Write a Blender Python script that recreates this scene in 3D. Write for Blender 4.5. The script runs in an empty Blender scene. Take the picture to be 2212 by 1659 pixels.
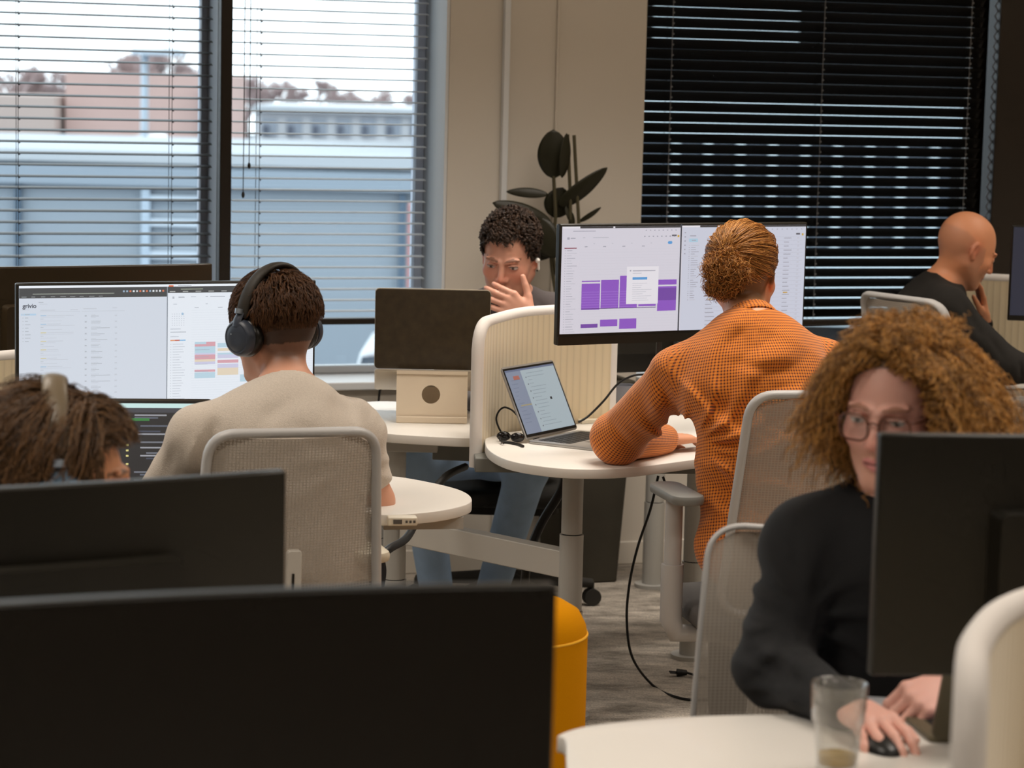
import bpy, math, random
import numpy as np
from mathutils import Vector, Matrix

random.seed(7)
rng = np.random.default_rng(7)
C = bpy.context.scene.collection
SC = bpy.context.scene

# ------------------------------------------------------------------ camera
FPX = 5200.0                      # focal length in pixels of the 2212 px wide frame
EYE = Vector((0, 0, 1.72))
PITCH = math.atan((829.5 - 190) / FPX)
ROLL = 0.024
CAMR = Matrix.Rotation(math.pi / 2 - PITCH, 3, 'X') @ Matrix.Rotation(ROLL, 3, 'Z')
cam_data = bpy.data.cameras.new('camera')
cam_data.sensor_width = 36.0
cam_data.lens = 36.0 * FPX / 2212.0
cam_data.clip_start = 0.1
cam_data.clip_end = 500
cam_data.dof.use_dof = True
cam_data.dof.focus_distance = 6.15
cam_data.dof.aperture_fstop = 5.0
cam = bpy.data.objects.new('camera', cam_data)
cam.matrix_world = Matrix.Translation(EYE) @ CAMR.to_4x4()
C.objects.link(cam)
SC.camera = cam

# ------------------------------------------------------------------ colour management
SC.view_settings.view_transform = 'Standard'
SC.view_settings.look = 'None'
SC.view_settings.exposure = 0.0
SC.view_settings.gamma = 1.0
SC.view_settings.use_curve_mapping = False
SC.cycles.use_denoising = True
SC.cycles.use_adaptive_sampling = True
SC.cycles.adaptive_threshold = 0.03
SC.cycles.adaptive_min_samples = 12
SC.cycles.max_bounces = 6
SC.cycles.diffuse_bounces = 3
SC.cycles.transparent_max_bounces = 12
SC.cycles.sample_clamp_indirect = 6.0
SC.cycles.caustics_reflective = False
SC.cycles.caustics_refractive = False

# ------------------------------------------------------------------ overcast sky
world = bpy.data.worlds.new('sky'); SC.world = world
world.use_nodes = True
bg = world.node_tree.nodes['Background']
bg.inputs['Color'].default_value = (0.90, 0.955, 1.0, 1)
bg.inputs['Strength'].default_value = 2.5

# ------------------------------------------------------------------ room frame
PSI = math.radians(19.0)
def ray(px, py):
    return (CAMR @ Vector(((px - 1106) / FPX, -(py - 829.5) / FPX, -1))).normalized()
def at(px, py, Y):
    d = ray(px, py); return EYE + d * (Y / d.y)
def atz(px, py, z):
    d = ray(px, py); return EYE + d * ((z - EYE.z) / d.z)
O = atz(1400, 1215, 0)
TD = Vector((math.cos(PSI), math.sin(PSI), 0))
ND = Vector((-math.sin(PSI), math.cos(PSI), 0))
def W(s, o, z):                     # along the wall, outward from it, up
    p = O + TD * s + ND * o; return Vector((p.x, p.y, z))
def ws(px, py=190, off=0.0):        # wall coordinate s seen at a pixel, on the plane off behind the wall
    d = ray(px, py); k = ((O + ND * off - EYE).dot(ND)) / d.dot(ND)
    p = EYE + d * k; return (p - O).dot(TD)
def wz(px, py, off=0.0):
    d = ray(px, py); k = ((O + ND * off - EYE).dot(ND)) / d.dot(ND)
    return (EYE + d * k).z
WM = Matrix.Translation((O.x, O.y, 0)) @ Matrix.Rotation(PSI, 4, 'Z')   # local x = s, y = outward, z up

# ------------------------------------------------------------------ ceiling lamps (warm office panels)
def area(name, s, o, z, sx, sy, power, col, spread=125):
    L = bpy.data.lights.new(name, 'AREA'); L.shape = 'RECTANGLE'; L.size = sx; L.size_y = sy
    L.energy = power; L.color = col; L.spread = math.radians(spread)
    ob = bpy.data.objects.new(name, L); C.objects.link(ob)
    ob.matrix_world = WM @ Matrix.Translation((s, o, z))
    return ob
WARM = (1.0, 0.92, 0.83)
PANELS = [(-3.4, -1.25), (-0.6, -1.25), (2.2, -1.25), (-3.4, -2.6), (-0.6, -2.6), (2.2, -2.6), (-3.4, -5.0), (-0.6, -5.0), (2.2, -5.0), (-2.0, -7.6), (0.8, -7.6)]
for (s_, o_) in PANELS:
    near = o_ > -2
    area('ceiling_lamp', s_, o_, 2.84, 1.2, 0.6, 14 if near else 19, WARM, 95 if near else 130)

# ------------------------------------------------------------------ helpers
def rgb(r, g, b):                   # display value 0-255 -> linear
    f = lambda c: (c / 255 / 12.92) if c / 255 <= 0.04045 else ((c / 255 + 0.055) / 1.055) ** 2.4
    return (f(r), f(g), f(b), 1)
_mats = {}
def mat(name, col=(0.5, 0.5, 0.5, 1), rough=0.5, metal=0.0, bump=0.0, bscale=200, var=0.0, vscale=6, emit=None, es=1.0, sheen=0, coat=0, spec=0.5, trans=0, ior=1.45):
    if name in _mats: return _mats[name]
    m = bpy.data.materials.new(name); m.use_nodes = True
    nt = m.node_tree; b = nt.nodes['Principled BSDF']
    b.inputs['Base Color'].default_value = col; b.inputs['Roughness'].default_value = rough
    b.inputs['Metallic'].default_value = metal; b.inputs['Specular IOR Level'].default_value = spec
    b.inputs['IOR'].default_value = ior
    if sheen: b.inputs['Sheen Weight'].default_value = sheen; b.inputs['Sheen Roughness'].default_value = 0.6
    if coat: b.inputs['Coat Weight'].default_value = coat
    if trans: b.inputs['Transmission Weight'].default_value = trans
    if emit: b.inputs['Emission Color'].default_value = emit; b.inputs['Emission Strength'].default_value = es
    tc = nt.nodes.new('ShaderNodeTexCoord')
    if bump:
        n = nt.nodes.new('ShaderNodeTexNoise'); n.inputs['Scale'].default_value = bscale; n.inputs['Detail'].default_value = 3
        bp = nt.nodes.new('ShaderNodeBump'); bp.inputs['Strength'].default_value = bump; bp.inputs['Distance'].default_value = 0.002
        nt.links.new(tc.outputs['Object'], n.inputs['Vector']); nt.links.new(n.outputs['Fac'], bp.inputs['Height'])
        nt.links.new(bp.outputs['Normal'], b.inputs['Normal'])
    if var:
        n = nt.nodes.new('ShaderNodeTexNoise'); n.inputs['Scale'].default_value = vscale; n.inputs['Detail'].default_value = 4
        nt.links.new(tc.outputs['Object'], n.inputs['Vector'])
        mx = nt.nodes.new('ShaderNodeMix'); mx.data_type = 'RGBA'
        mx.inputs[6].default_value = tuple(c * (1 - var) for c in col[:3]) + (1,)
        mx.inputs[7].default_value = tuple(min(1, c * (1 + var)) for c in col[:3]) + (1,)
        nt.links.new(n.outputs['Fac'], mx.inputs[0]); nt.links.new(mx.outputs[2], b.inputs['Base Color'])
    _mats[name] = m; return m
def glow(name, r, g, b, s=1.0):
    if name in _mats: return _mats[name]
    m = bpy.data.materials.new(name); m.use_nodes = True
    p = m.node_tree.nodes['Principled BSDF']; c = rgb(r, g, b)
    p.inputs['Base Color'].default_value = (0.02, 0.02, 0.02, 1); p.inputs['Roughness'].default_value = 0.35
    p.inputs['Emission Color'].default_value = c; p.inputs['Emission Strength'].default_value = s
    _mats[name] = m; return m

_base = {}
def _inv(parent):
    M = Matrix.Identity(4)
    ch = []
    p = parent
    while p is not None: ch.append(p); p = p.parent
    for p in reversed(ch): M = M @ _base[p.name]
    return M.inverted()
def empty(name, label, cat, M=Matrix.Identity(4), group=None):
    o = bpy.data.objects.new(name, None); C.objects.link(o); o.empty_display_size = 0.1
    o.matrix_local = M; _base[o.name] = M.copy()
    o['label'] = label; o['category'] = cat
    if group: o['group'] = group
    return o
def tag(o, label, cat, group=None):
    o['label'] = label; o['category'] = cat
    if group: o['group'] = group
    return o
def Mloc(p, rz=0): return Matrix.Translation(p) @ Matrix.Rotation(rz, 4, 'Z')

class MB:
    def __init__(s): s.v = []; s.f = []; s.m = []
    def add(s, vs, fs, mi=0, M=None):
        b = len(s.v)
        for p in vs:
            p = Vector(p); s.v.append(M @ p if M else p)
        for f in fs: s.f.append([b + i for i in f]); s.m.append(mi)
        return s
    def box(s, x0, y0, z0, x1, y1, z1, mi=0, M=None):
        vs = [(x, y, z) for z in (z0, z1) for y in (y0, y1) for x in (x0, x1)]
        return s.add(vs, [(0, 2, 3, 1), (4, 5, 7, 6), (0, 1, 5, 4), (2, 6, 7, 3), (0, 4, 6, 2), (1, 3, 7, 5)], mi, M)
    def cyl(s, p0, p1, r0, r1=None, n=20, mi=0, caps=True, M=None):
        r1 = r0 if r1 is None else r1
        return s.tube([p0, p1], [r0, r1], n, mi, caps, M=M)
    def tube(s, pts, r, n=12, mi=0, caps=True, closed=False, M=None, flat=1.0, up=None):
        pts = [Vector(p) for p in pts]; k = len(pts)
        rs = [r] * k if not hasattr(r, '__len__') else list(r)
        vs = []; prev = None
        for i, p in enumerate(pts):
            if closed: t = pts[(i + 1) % k] - pts[i - 1]
            elif i == 0: t = pts[1] - p
            elif i == k - 1: t = p - pts[i - 1]
            else: t = (pts[i + 1] - p).normalized() + (p - pts[i - 1]).normalized()
            t = t.normalized() if t.length > 1e-9 else Vector((0, 0, 1))
            if up is not None: a = Vector(up) - t * Vector(up).dot(t)
            elif prev is None: a = t.orthogonal()
            else: a = prev - t * prev.dot(t)
            if a.length < 1e-6: a = t.orthogonal()
            a.normalize(); prev = a; b = t.cross(a)
            for j in range(n):
                q = 2 * math.pi * j / n
                vs.append(p + a * (rs[i] * math.cos(q)) + b * (rs[i] * flat * math.sin(q)))
        fs = []
        for i in range(k if closed else k - 1):
            for j in range(n):
                a0 = i * n + j; a1 = i * n + (j + 1) % n; i2 = (i + 1) % k
                fs.append((a0, a1, i2 * n + (j + 1) % n, i2 * n + j))
        if caps and not closed:
            fs.append(list(range(n))[::-1]); fs.append([(k - 1) * n + j for j in range(n)])
        return s.add(vs, fs, mi, M)
    def prism(s, outline, z0, z1, mi=0, M=None, bev=0.0):
        n = len(outline)
        if bev:
            c = Vector((sum(p[0] for p in outline) / n, sum(p[1] for p in outline) / n))
            def off(d):
                res = []
                for i in range(n):
                    a = Vector(outline[i - 1][:2]); b = Vector(outline[i][:2]); e = Vector(outline[(i + 1) % n][:2])
                    t = (e - a).normalized(); nn = Vector((t.y, -t.x))
                    if nn.dot(b - c) < 0: nn = -nn
                    res.append(b - nn * d)
                return res
            rings = [(off(bev), z0), (off(bev * .3), z0 + bev * .3), (off(0), z0 + bev), (off(0), z1 - bev), (off(bev * .3), z1 - bev * .3), (off(bev), z1)]
        else:
            rings = [(outline, z0), (outline, z1)]
        vs = [(p[0], p[1], z) for r, z in rings for p in r]
        fs = []
        for k in range(len(rings) - 1):
            for i in range(n):
                j = (i + 1) % n; fs.append((k * n + i, k * n + j, (k + 1) * n + j, (k + 1) * n + i))
        fs.append(list(range(n))[::-1]); fs.append([(len(rings) - 1) * n + i for i in range(n)])
        return s.add(vs, fs, mi, M)
    def lathe(s, prof, n=32, mi=0, c=(0, 0, 0), M=None):
        vs = []; c = Vector(c)
        for r, z in prof:
            for j in range(n):
                q = 2 * math.pi * j / n; vs.append(c + Vector((r * math.cos(q), r * math.sin(q), z)))
        fs = []
        for i in range(len(prof) - 1):
            for j in range(n):
                fs.append((i * n + j, i * n + (j + 1) % n, (i + 1) * n + (j + 1) % n, (i + 1) * n + j))
        if prof[0][0] > 1e-5: fs.append(list(range(n))[::-1])
        if prof[-1][0] > 1e-5: fs.append([(len(prof) - 1) * n + j for j in range(n)])
        return s.add(vs, fs, mi, M)
    def ball(s, c, rx, ry=None, rz=None, n=16, mi=0, M=None):
        ry = rx if ry is None else ry; rz = rx if rz is None else rz
        m = n // 2; vs = []; fs = []
        for i in range(m + 1):
            th = math.pi * i / m
            for j in range(n):
                q = 2 * math.pi * j / n
                vs.append((c[0] + rx * math.sin(th) * math.cos(q), c[1] + ry * math.sin(th) * math.sin(q), c[2] - rz * math.cos(th)))
        for i in range(m):
            for j in range(n):
                fs.append((i * n + j, i * n + (j + 1) % n, (i + 1) * n + (j + 1) % n, (i + 1) * n + j))
        return s.add(vs, fs, mi, M)
    def build(s, name, mats, parent=None, world=False, bevel=0, sharp=40, smooth=True, segs=2, solid=0, subsurf=0, fn=None):
        me = bpy.data.meshes.new(name)
        vs = s.v
        if fn: vs = [fn(p) for p in vs]
        if world and parent is not None:
            I = _inv(parent); vs = [I @ p for p in vs]
        me.from_pydata([tuple(p) for p in vs], [], s.f)
        for m in (mats if isinstance(mats, (list, tuple)) else [mats]): me.materials.append(m)
        me.polygons.foreach_set('material_index', s.m)
        import bmesh
        bm = bmesh.new(); bm.from_mesh(me); bmesh.ops.recalc_face_normals(bm, faces=bm.faces); bm.to_mesh(me); bm.free()
        if smooth:
            me.polygons.foreach_set('use_smooth', [True] * len(me.polygons))
            me.set_sharp_from_angle(angle=math.radians(sharp))
        o = bpy.data.objects.new(name, me); C.objects.link(o); _base[o.name] = Matrix.Identity(4)
        if parent is not None: o.parent = parent
        if bevel:
            b = o.modifiers.new('b', 'BEVEL'); b.width = bevel; b.segments = segs; b.limit_method = 'ANGLE'; b.angle_limit = math.radians(35)
            b.harden_normals = False
        if solid:
            b = o.modifiers.new('s', 'SOLIDIFY'); b.thickness = solid; b.offset = 0
        if subsurf:
            b = o.modifiers.new('u', 'SUBSURF'); b.levels = subsurf; b.render_levels = subsurf
        return o
def struct(o):
    o['kind'] = 'structure'; return o
def smoothpath(pts, n=8, closed=False):
    pts = [Vector(p) for p in pts]; out = []; k = len(pts)
    rngk = range(k if closed else k - 1)
    for i in rngk:
        if closed: p0, p1, p2, p3 = pts[i - 1], pts[i], pts[(i + 1) % k], pts[(i + 2) % k]
        else: p0 = pts[max(i - 1, 0)]; p1 = pts[i]; p2 = pts[i + 1]; p3 = pts[min(i + 2, k - 1)]
        for j in range(n):
            t = j / n
            out.append(0.5 * ((2 * p1) + (p2 - p0) * t + (2 * p0 - 5 * p1 + 4 * p2 - p3) * t * t + (3 * p1 - p0 - 3 * p2 + p3) * t ** 3))
    if not closed: out.append(pts[-1])
    return out
def rrect(x0, z0, x1, z1, r, n=6):
    out = []
    for (cx, cz, a0) in ((x1 - r, z0 + r, -90), (x1 - r, z1 - r, 0), (x0 + r, z1 - r, 90), (x0 + r, z0 + r, 180)):
        for j in range(n + 1):
            a = math.radians(a0 + 90 * j / n); out.append((cx + r * math.cos(a), cz + r * math.sin(a)))
    return out
# ================================================================== ROOM
M_wall = mat('painted_wall', rgb(214, 206, 194), 0.85, bump=0.05, bscale=90)
M_white = mat('white_paint', rgb(222, 224, 226), 0.5)
M_dark = mat('dark_frame', rgb(40, 32, 24), 0.45)
M_base = mat('baseboard_paint', rgb(225, 218, 206), 0.5)
M_greyframe = mat('grey_lining', rgb(190, 198, 214), 0.5)
def carpet():
    m = bpy.data.materials.new('carpet'); m.use_nodes = True; nt = m.node_tree; b = nt.nodes['Principled BSDF']
    tc = nt.nodes.new('ShaderNodeTexCoord')
    mp = nt.nodes.new('ShaderNodeMapping'); mp.inputs['Scale'].default_value = (1, 2.2, 1)
    nt.links.new(tc.outputs['Object'], mp.inputs['Vector'])
    n1 = nt.nodes.new('ShaderNodeTexNoise'); n1.inputs['Scale'].default_value = 5; n1.inputs['Detail'].default_value = 10; n1.inputs['Roughness'].default_value = .75
    n2 = nt.nodes.new('ShaderNodeTexNoise'); n2.inputs['Scale'].default_value = 160; n2.inputs['Detail'].default_value = 3
    nt.links.new(mp.outputs[0], n1.inputs['Vector']); nt.links.new(tc.outputs['Object'], n2.inputs['Vector'])
    cr = nt.nodes.new('ShaderNodeValToRGB')
    cr.color_ramp.elements[0].position = .38; cr.color_ramp.elements[0].color = rgb(120, 110, 97)
    cr.color_ramp.elements[1].position = .63; cr.color_ramp.elements[1].color = rgb(222, 210, 194)
    nt.links.new(n1.outputs['Fac'], cr.inputs[0])
    mx = nt.nodes.new('ShaderNodeMix'); mx.data_type = 'RGBA'; mx.blend_type = 'MULTIPLY'; mx.inputs[0].default_value = .7
    r2 = nt.nodes.new('ShaderNodeValToRGB'); r2.color_ramp.elements[0].position = .35; r2.color_ramp.elements[0].color = (.45, .45, .45, 1)
    r2.color_ramp.elements[1].position = .6; r2.color_ramp.elements[1].color = (1, 1, 1, 1)
    nt.links.new(n2.outputs['Fac'], r2.inputs[0])
    nt.links.new(cr.outputs[0], mx.inputs[6]); nt.links.new(r2.outputs[0], mx.inputs[7]); nt.links.new(mx.outputs[2], b.inputs['Base Color'])
    b.inputs['Roughness'].default_value = 0.95; b.inputs['Sheen Weight'].default_value = .3
    bp = nt.nodes.new('ShaderNodeBump'); bp.inputs['Distance'].default_value = .004; bp.inputs['Strength'].default_value = .6
    nt.links.new(n2.outputs['Fac'], bp.inputs['Height']); nt.links.new(bp.outputs[0], b.inputs['Normal'])
    return m
S0, S1 = -7.0, 4.2; OB = -11.2; ZC = 2.9
SILL = 0.69; TOP = 2.62
sA = ws(970)                     # right jamb of the left window bay
sB = ws(1393)                    # left jamb of the right window
sC = ws(2290)                    # right end of the right window bay
sM0, sM1 = ws(468, 300, .12), ws(493, 300, .12)   # mullion
struct(MB().box(S0, OB, -.1, S1, 0.3, 0, M=WM).build('floor', carpet()))
struct(MB().box(S0, OB, ZC, S1, 0.4, ZC + .1, M=WM).build('ceiling', mat('ceiling_paint', rgb(225, 222, 215), .9)))
b = MB()
b.box(S0, 0, 0, sA, .34, SILL - .03, M=WM)
b.box(S0, 0, TOP, S1, .34, ZC, M=WM)
b.box(sA, 0, 0, sB, .34, TOP, M=WM)
b.box(sB, 0, 0, S1, .34, SILL - .03, M=WM)
b.box(sC, 0, SILL - .03, S1, .34, TOP, M=WM)
struct(b.build('wall_back', M_wall, sharp=30))
struct(MB().box(S0 - .1, OB, 0, S0, .34, ZC, M=WM).build('wall_left', M_wall))
struct(MB().box(S1, OB, 0, S1 + .1, .34, ZC, M=WM).build('wall_right', M_wall))
struct(MB().box(S0, OB - .1, 0, S1, OB, ZC, M=WM).build('wall_front', M_wall))
struct(MB().box(S0, -.016, 0, S1, -.001, .085, M=WM).build('baseboard_back', M_base, bevel=.004))
# strips on the column between the windows; the white one paints its bevel's highlight
c1, c2 = ws(1089), ws(1201)
struct(MB().box(c1 - .011, -.028, .09, c1 + .011, -.001, ZC - .01, M=WM).build('trim_1', M_white, bevel=.003))
struct(MB().box(c2 - .004, -.012, .09, c2 + .004, -.001, ZC - .01, M=WM).build('trim_2', M_wall, bevel=.002))
# cool white jamb lining and sill boards
struct(MB().box(sA - .012, .002, SILL, sA - .001, .335, TOP, M=WM).build('trim_3', M_white))
struct(MB().box(S0 + .01, -.03, SILL - .028, sA - .013, .30, SILL, M=WM).build('trim_4', mat('sill_laminate', rgb(224, 226, 228), .35), bevel=.004))
struct(MB().box(sB + .005, -.03, SILL - .028, sC - .005, .30, SILL, M=WM).build('trim_5', mat('sill_laminate'), bevel=.004))

# ---- windows
M_glass = bpy.data.materials.new('window_glass'); M_glass.use_nodes = True
_nt = M_glass.node_tree; _nt.nodes.remove(_nt.nodes['Principled BSDF'])
_tr = _nt.nodes.new('ShaderNodeBsdfTransparent'); _tr.inputs[0].default_value = (.93, .97, .98, 1)
_gl = _nt.nodes.new('ShaderNodeBsdfGlossy'); _gl.inputs['Roughness'].default_value = .02
_fr = _nt.nodes.new('ShaderNodeFresnel'); _fr.inputs[0].default_value = 1.35
_mx = _nt.nodes.new('ShaderNodeMixShader')
_nt.links.new(_fr.outputs[0], _mx.inputs[0]); _nt.links.new(_tr.outputs[0], _mx.inputs[1]); _nt.links.new(_gl.outputs[0], _mx.inputs[2])
_nt.links.new(_mx.outputs[0], _nt.nodes['Material Output'].inputs[0])
def window(name, s0, s1, m, fl, fr, off=.27):
    e = bpy.data.objects.new(name, None); C.objects.link(e); e.matrix_local = WM; _base[e.name] = WM.copy(); e['kind'] = 'structure'
    f = MB(); z0 = SILL + .001; z1 = TOP - .002
    f.box(s0, off - .03, z0, s0 + fl, off + .03, z1); f.box(s1 - fr, off - .03, z0, s1, off + .03, z1)
    f.box(s0 + fl, off - .03, z0, s1 - fr, off + .03, z0 + .025, 1); f.box(s0 + fl, off - .03, z1 - .08, s1 - fr, off + .03, z1)
    f.build('window_frame', [m, M_white], e, bevel=.003)
    MB().box(s0 + fl, off - .003, z0 + .025, s1 - fr, off + .003, z1 - .08).build('window_pane', M_glass, e)
    return e
window('window_1', S0 + .02, sM0, M_greyframe, .06, .03)
window('window_2', sM1, sA - .014, M_greyframe, .004, .03)
window('window_3', sB + .004, sC - .004, M_dark, .03, .24)
struct(MB().box(sM0, .06, SILL + .001, sM1, .30, TOP - .002, M=WM).build('trim_6', M_dark, bevel=.004))
struct(MB().box(ws(2158, 300, 0), .03, SILL + .001, sC - .006, .12, TOP - .002, M=WM).build('trim_7', M_dark, bevel=.004))

sG = ws(441, 300, .29)
struct(MB().prism([(sM0 - .001, .11), (sM0 - .001, .235), (sG, .235)], SILL + .002, TOP - .003, M=WM).build('trim_8', mat('pale_reveal', rgb(212, 218, 230), .5)))
# ---- venetian blinds
M_slat = mat('blind_slat', rgb(66, 72, 78), 0.42)
M_slatd = mat('dark_blind_slat', rgb(26, 24, 22), 0.35)
M_cord = mat('blind_cord', rgb(50, 52, 56), .8)
def blind(label, s0, s1, off, zb, pitch, tilt, ms, cords, chain_px=None, zc=None, depth=.05, cm_=None, cr_=.0011):
    cm_ = cm_ or M_cord
    e = empty('venetian_blind', label, 'blind', WM @ Matrix.Translation((s0, off, zb)), 'venetian blinds in the windows')
    L = s1 - s0; b = MB(); n = int((TOP - .06 - zb) / pitch)
    for i in range(n):
        z = .03 + pitch * i; P = []
        for j in range(5):
            u = (j / 4 - .5) * depth; arc = .0035 * (1 - (2 * u / depth) ** 2)
            y = u * math.cos(tilt) - arc * math.sin(tilt); zz = u * math.sin(tilt) + arc * math.cos(tilt)
            P.append((y, zz))
        ny, nz = -math.sin(tilt), math.cos(tilt); th = .0009
        vs = []; fs = []
        for x in (0, L):
            for y, zz in P: vs.append((x, y + ny * th, z + zz + nz * th))
            for y, zz in reversed(P): vs.append((x, y - ny * th, z + zz - nz * th))
        for j in range(10): fs.append((j, (j + 1) % 10, 10 + (j + 1) % 10, 10 + j))
        fs.append(list(range(10))[::-1]); fs.append(list(range(10, 20)))
        b.add(vs, fs)
    b.build('slats', ms, e, sharp=60)
    MB().box(0, -.024, -.016, L, .024, .006).build('bottom_rail', M_dark, e, bevel=.003)
    MB().box(0, -.028, .03 + pitch * n - .012, L, .028, TOP - zb - .012).build('head_rail', M_dark, e, bevel=.002)
    for px in cords:
        x = ws(px, 300, off) - s0; c = MB(); H = .03 + pitch * n - .012
        for y in (-depth / 2 - .002, depth / 2 + .002): c.cyl((x, y, .002), (x, y, H), cr_, n=6)
        for i in range(n):
            z = .03 + pitch * i - .004
            c.ball((x + .004, -depth / 2 - .002, z), cr_ * 2.8, n=6)
        c.build('ladder_cord', cm_, e)
    if chain_px:
        x = ws(chain_px, 300, off) - s0; c = MB()
        c.cyl((x, -.032, zc - zb), (x, -.032, TOP - zb - .05), .0016, n=6)
        c.cyl((x + .02, -.032, zc - zb + .1), (x + .02, -.032, TOP - zb - .05), .0016, n=6)
        c.ball((x, -.032, zc - zb), .006, .006, .012, n=8); c.ball((x + .02, -.032, zc - zb + .1), .006, .006, .012, n=8)
        c.build('pull_cord', M_dark, e)
    return e
ZBOT = wz(740, 690, .11)
blind('grey venetian blind with open slats at the far left, left of the dark mullion', S0 + .1, ws(455, 300, .11), .11, ZBOT, .0385, math.radians(5), M_slat, (37, 368))
blind('venetian blind with open slats and pull cords between the dark mullion and the wall pier', ws(500, 300, .11), ws(917, 300, .11), .11, ZBOT, .0385, math.radians(1), mat('glare_blind_slat', rgb(186, 194, 202), .45), (557,), 522, wz(522, 420, .11))  # slats paler than the left blind: overexposed window glare put into their colour
blind('black venetian blind with nearly closed slats behind the bald man', sB + .012, ws(2124, 100, .07), .07, wz(1760, 693, .07), .0378, math.radians(-48), M_slatd, (1440, 1765, 2080), None, depth=.046, cm_=mat('blind_cord_grey', rgb(128, 130, 134), .6), cr_=.0013)
# zig-zag edge lining right of the dark blind
bb = MB(); x = ws(2146, 100, .05)
n = int((TOP - SILL) / .0378)
pts = []
for i in range(2 * n): pts.append((x + (.012 if i % 2 else 0), .05, SILL + .02 + i * .0189))
bb.tube(pts, .0035, 6, M=WM)
tag(bb.build('blind_chain', mat('chain_grey', rgb(96, 100, 108), .4)), 'grey zigzag cord hanging beside the edge of the black blind', 'cord')

# ---- lamps' housings
for (s_, o_) in PANELS:
    e = empty('ceiling_light', 'flat rectangular warm office light panel in the ceiling', 'lamp', WM @ Matrix.Translation((s_, o_, 2.86)), 'ceiling light panels')
    MB().box(-.63, -.33, .0, .63, .33, .039).build('lamp_housing', M_white, e)
    MB().box(-.6, -.3, -.012, .6, .3, -.001).build('diffuser', mat('lamp_diffuser', (.9, .85, .75, 1), .6, emit=(1, .8, .6, 1), es=1.5), e)

# ================================================================== OUTSIDE
GZ = -2.6
gm = mat('asphalt_wet', rgb(120, 124, 130), .8, var=.1, vscale=.4)
struct(MB().box(-120, 11.5, GZ - .2, 140, 200, GZ).build('ground', gm))
def X(px, Y): return (px - 1106) / FPX * Y
def Z(py, Y, px=1106): return 1.72 - (py - (190 + .024 * (px - 1106))) / FPX * Y
# near grey hall
Y = 30.0
e = empty('building', 'low blue-grey industrial hall with pale roof edge outside the windows', 'building', Mloc((X(300, Y), Y, GZ)))
x0, x1 = X(-700, Y), X(888, Y); zt = Z(352, Y, 400)
MB().box(x0, Y, GZ, x1, Y + 8, zt).build('wall', mat('hall_cladding', rgb(150, 160, 170), .8, var=.06, vscale=.5), e, world=True)
MB().box(x0 - .1, Y - .15, zt + .002, x1 + .1, Y + 8, zt + .14).build('roof_edge', mat('snow_edge', rgb(178, 184, 190), .8), e, world=True)
MB().box(x0 - .1, Y - .18, zt - .28, x1 + .1, Y - .01, zt - .05).build('fascia', mat('fascia', rgb(146, 158, 170), .8), e, world=True)
for (pa, pb, m) in ((300, 318, 'w'), (28, 40, 'd'), (855, 868, 'd')):
    MB().box(X(pa, Y), Y - .12, GZ, X(pb, Y), Y - .02, zt - .3).build('downpipe', mat('pipe_' + m, rgb(175, 190, 205) if m == 'w' else rgb(86, 104, 122), .7), e, world=True)
for (pa, pb, ya, yb) in ((305, 438, 470, 486), (305, 438, 540, 556), (306, 438, 420, 430)):
    MB().box(X(pa, Y), Y - .1, Z(yb, Y, 370), X(pb, Y), Y - .02, Z(ya, Y, 370)).build('window_band', mat('pale_band', rgb(196, 208, 220), .6), e, world=True)
# reddish sheds by the hall
e = empty('building', 'small brick-red shed at the far end of the grey hall outside', 'building', Mloc((X(900, 24), 24, GZ)))
MB().box(X(872, 24), 24, GZ, X(990, 24), 26, Z(440, 24, 900)).build('wall', mat('red_shed', rgb(176, 132, 132), .8), e, world=True)
e = empty('building', 'brown brick block with flat roof behind the pale parked vans outside', 'building', Mloc((X(250, 75), 75, GZ)))
MB().box(X(-300, 75), 75, GZ, X(110, 75), 84, Z(205, 75, 0)).build('wall', mat('brown_brick', rgb(186, 168, 160), .9, var=.15, vscale=.3), e, world=True)
MB().box(X(120, 75), 76, GZ, X(432, 75), 86, Z(158, 75, 300)).build('tower_wall', mat('red_brick', rgb(196, 166, 158), .9, var=.15, vscale=.3), e, world=True)
MB().box(X(418, 75), 75.5, GZ, X(440, 75), 76, Z(190, 75, 430)).build('corner_post', mat('pale_band'), e, world=True)
# long white building
Y = 95
e = empty('building', 'long white two-storey building with a row of dark windows far outside', 'building', Mloc((X(720, Y), Y, GZ)))
MB().box(X(540, Y), Y, GZ, X(960, Y), Y + 10, Z(228, Y, 700)).build('wall', mat('white_render', rgb(214, 216, 220), .8), e, world=True)
MB().box(X(535, Y), Y - .4, Z(243, Y, 700), X(960, Y), Y - .01, Z(232, Y, 700)).build('roof_edge', mat('snow_edge'), e, world=True)
for i in range(7):
    a = 556 + i * 53
    f = MB().box(X(a, Y), Y - .15, Z(292, Y, a), X(a + 33, Y), Y - .01, Z(254, Y, a)).build('window', mat('pale_window', rgb(150, 158, 170), .5), e, world=True)
    MB().box(X(a + 4, Y), Y - .3, Z(290, Y, a), X(a + 16, Y), Y - .16, Z(270, Y, a)).build('pane', mat('dark_pane', rgb(92, 98, 112), .3), f, world=True)
for i in range(2):
    a = 728 + i * 46
    MB().box(X(a, Y), Y - .15, Z(345, Y, a), X(a + 38, Y), Y - .01, Z(316, Y, a)).build('window', mat('dark_pane'), e, world=True)
e = empty('building', 'low white block left of the long white building outside', 'building', Mloc((X(515, 60), 60, GZ)))
MB().box(X(470, 60), 60, GZ, X(660, 60), 66, Z(318, 60, 560)).build('wall', mat('white_render'), e, world=True)
MB().box(X(560, 60), 59.7, Z(340, 60, 560), X(655, 60), 59.99, Z(328, 60, 600)).build('fascia', mat('dark_pane'), e, world=True)
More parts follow.
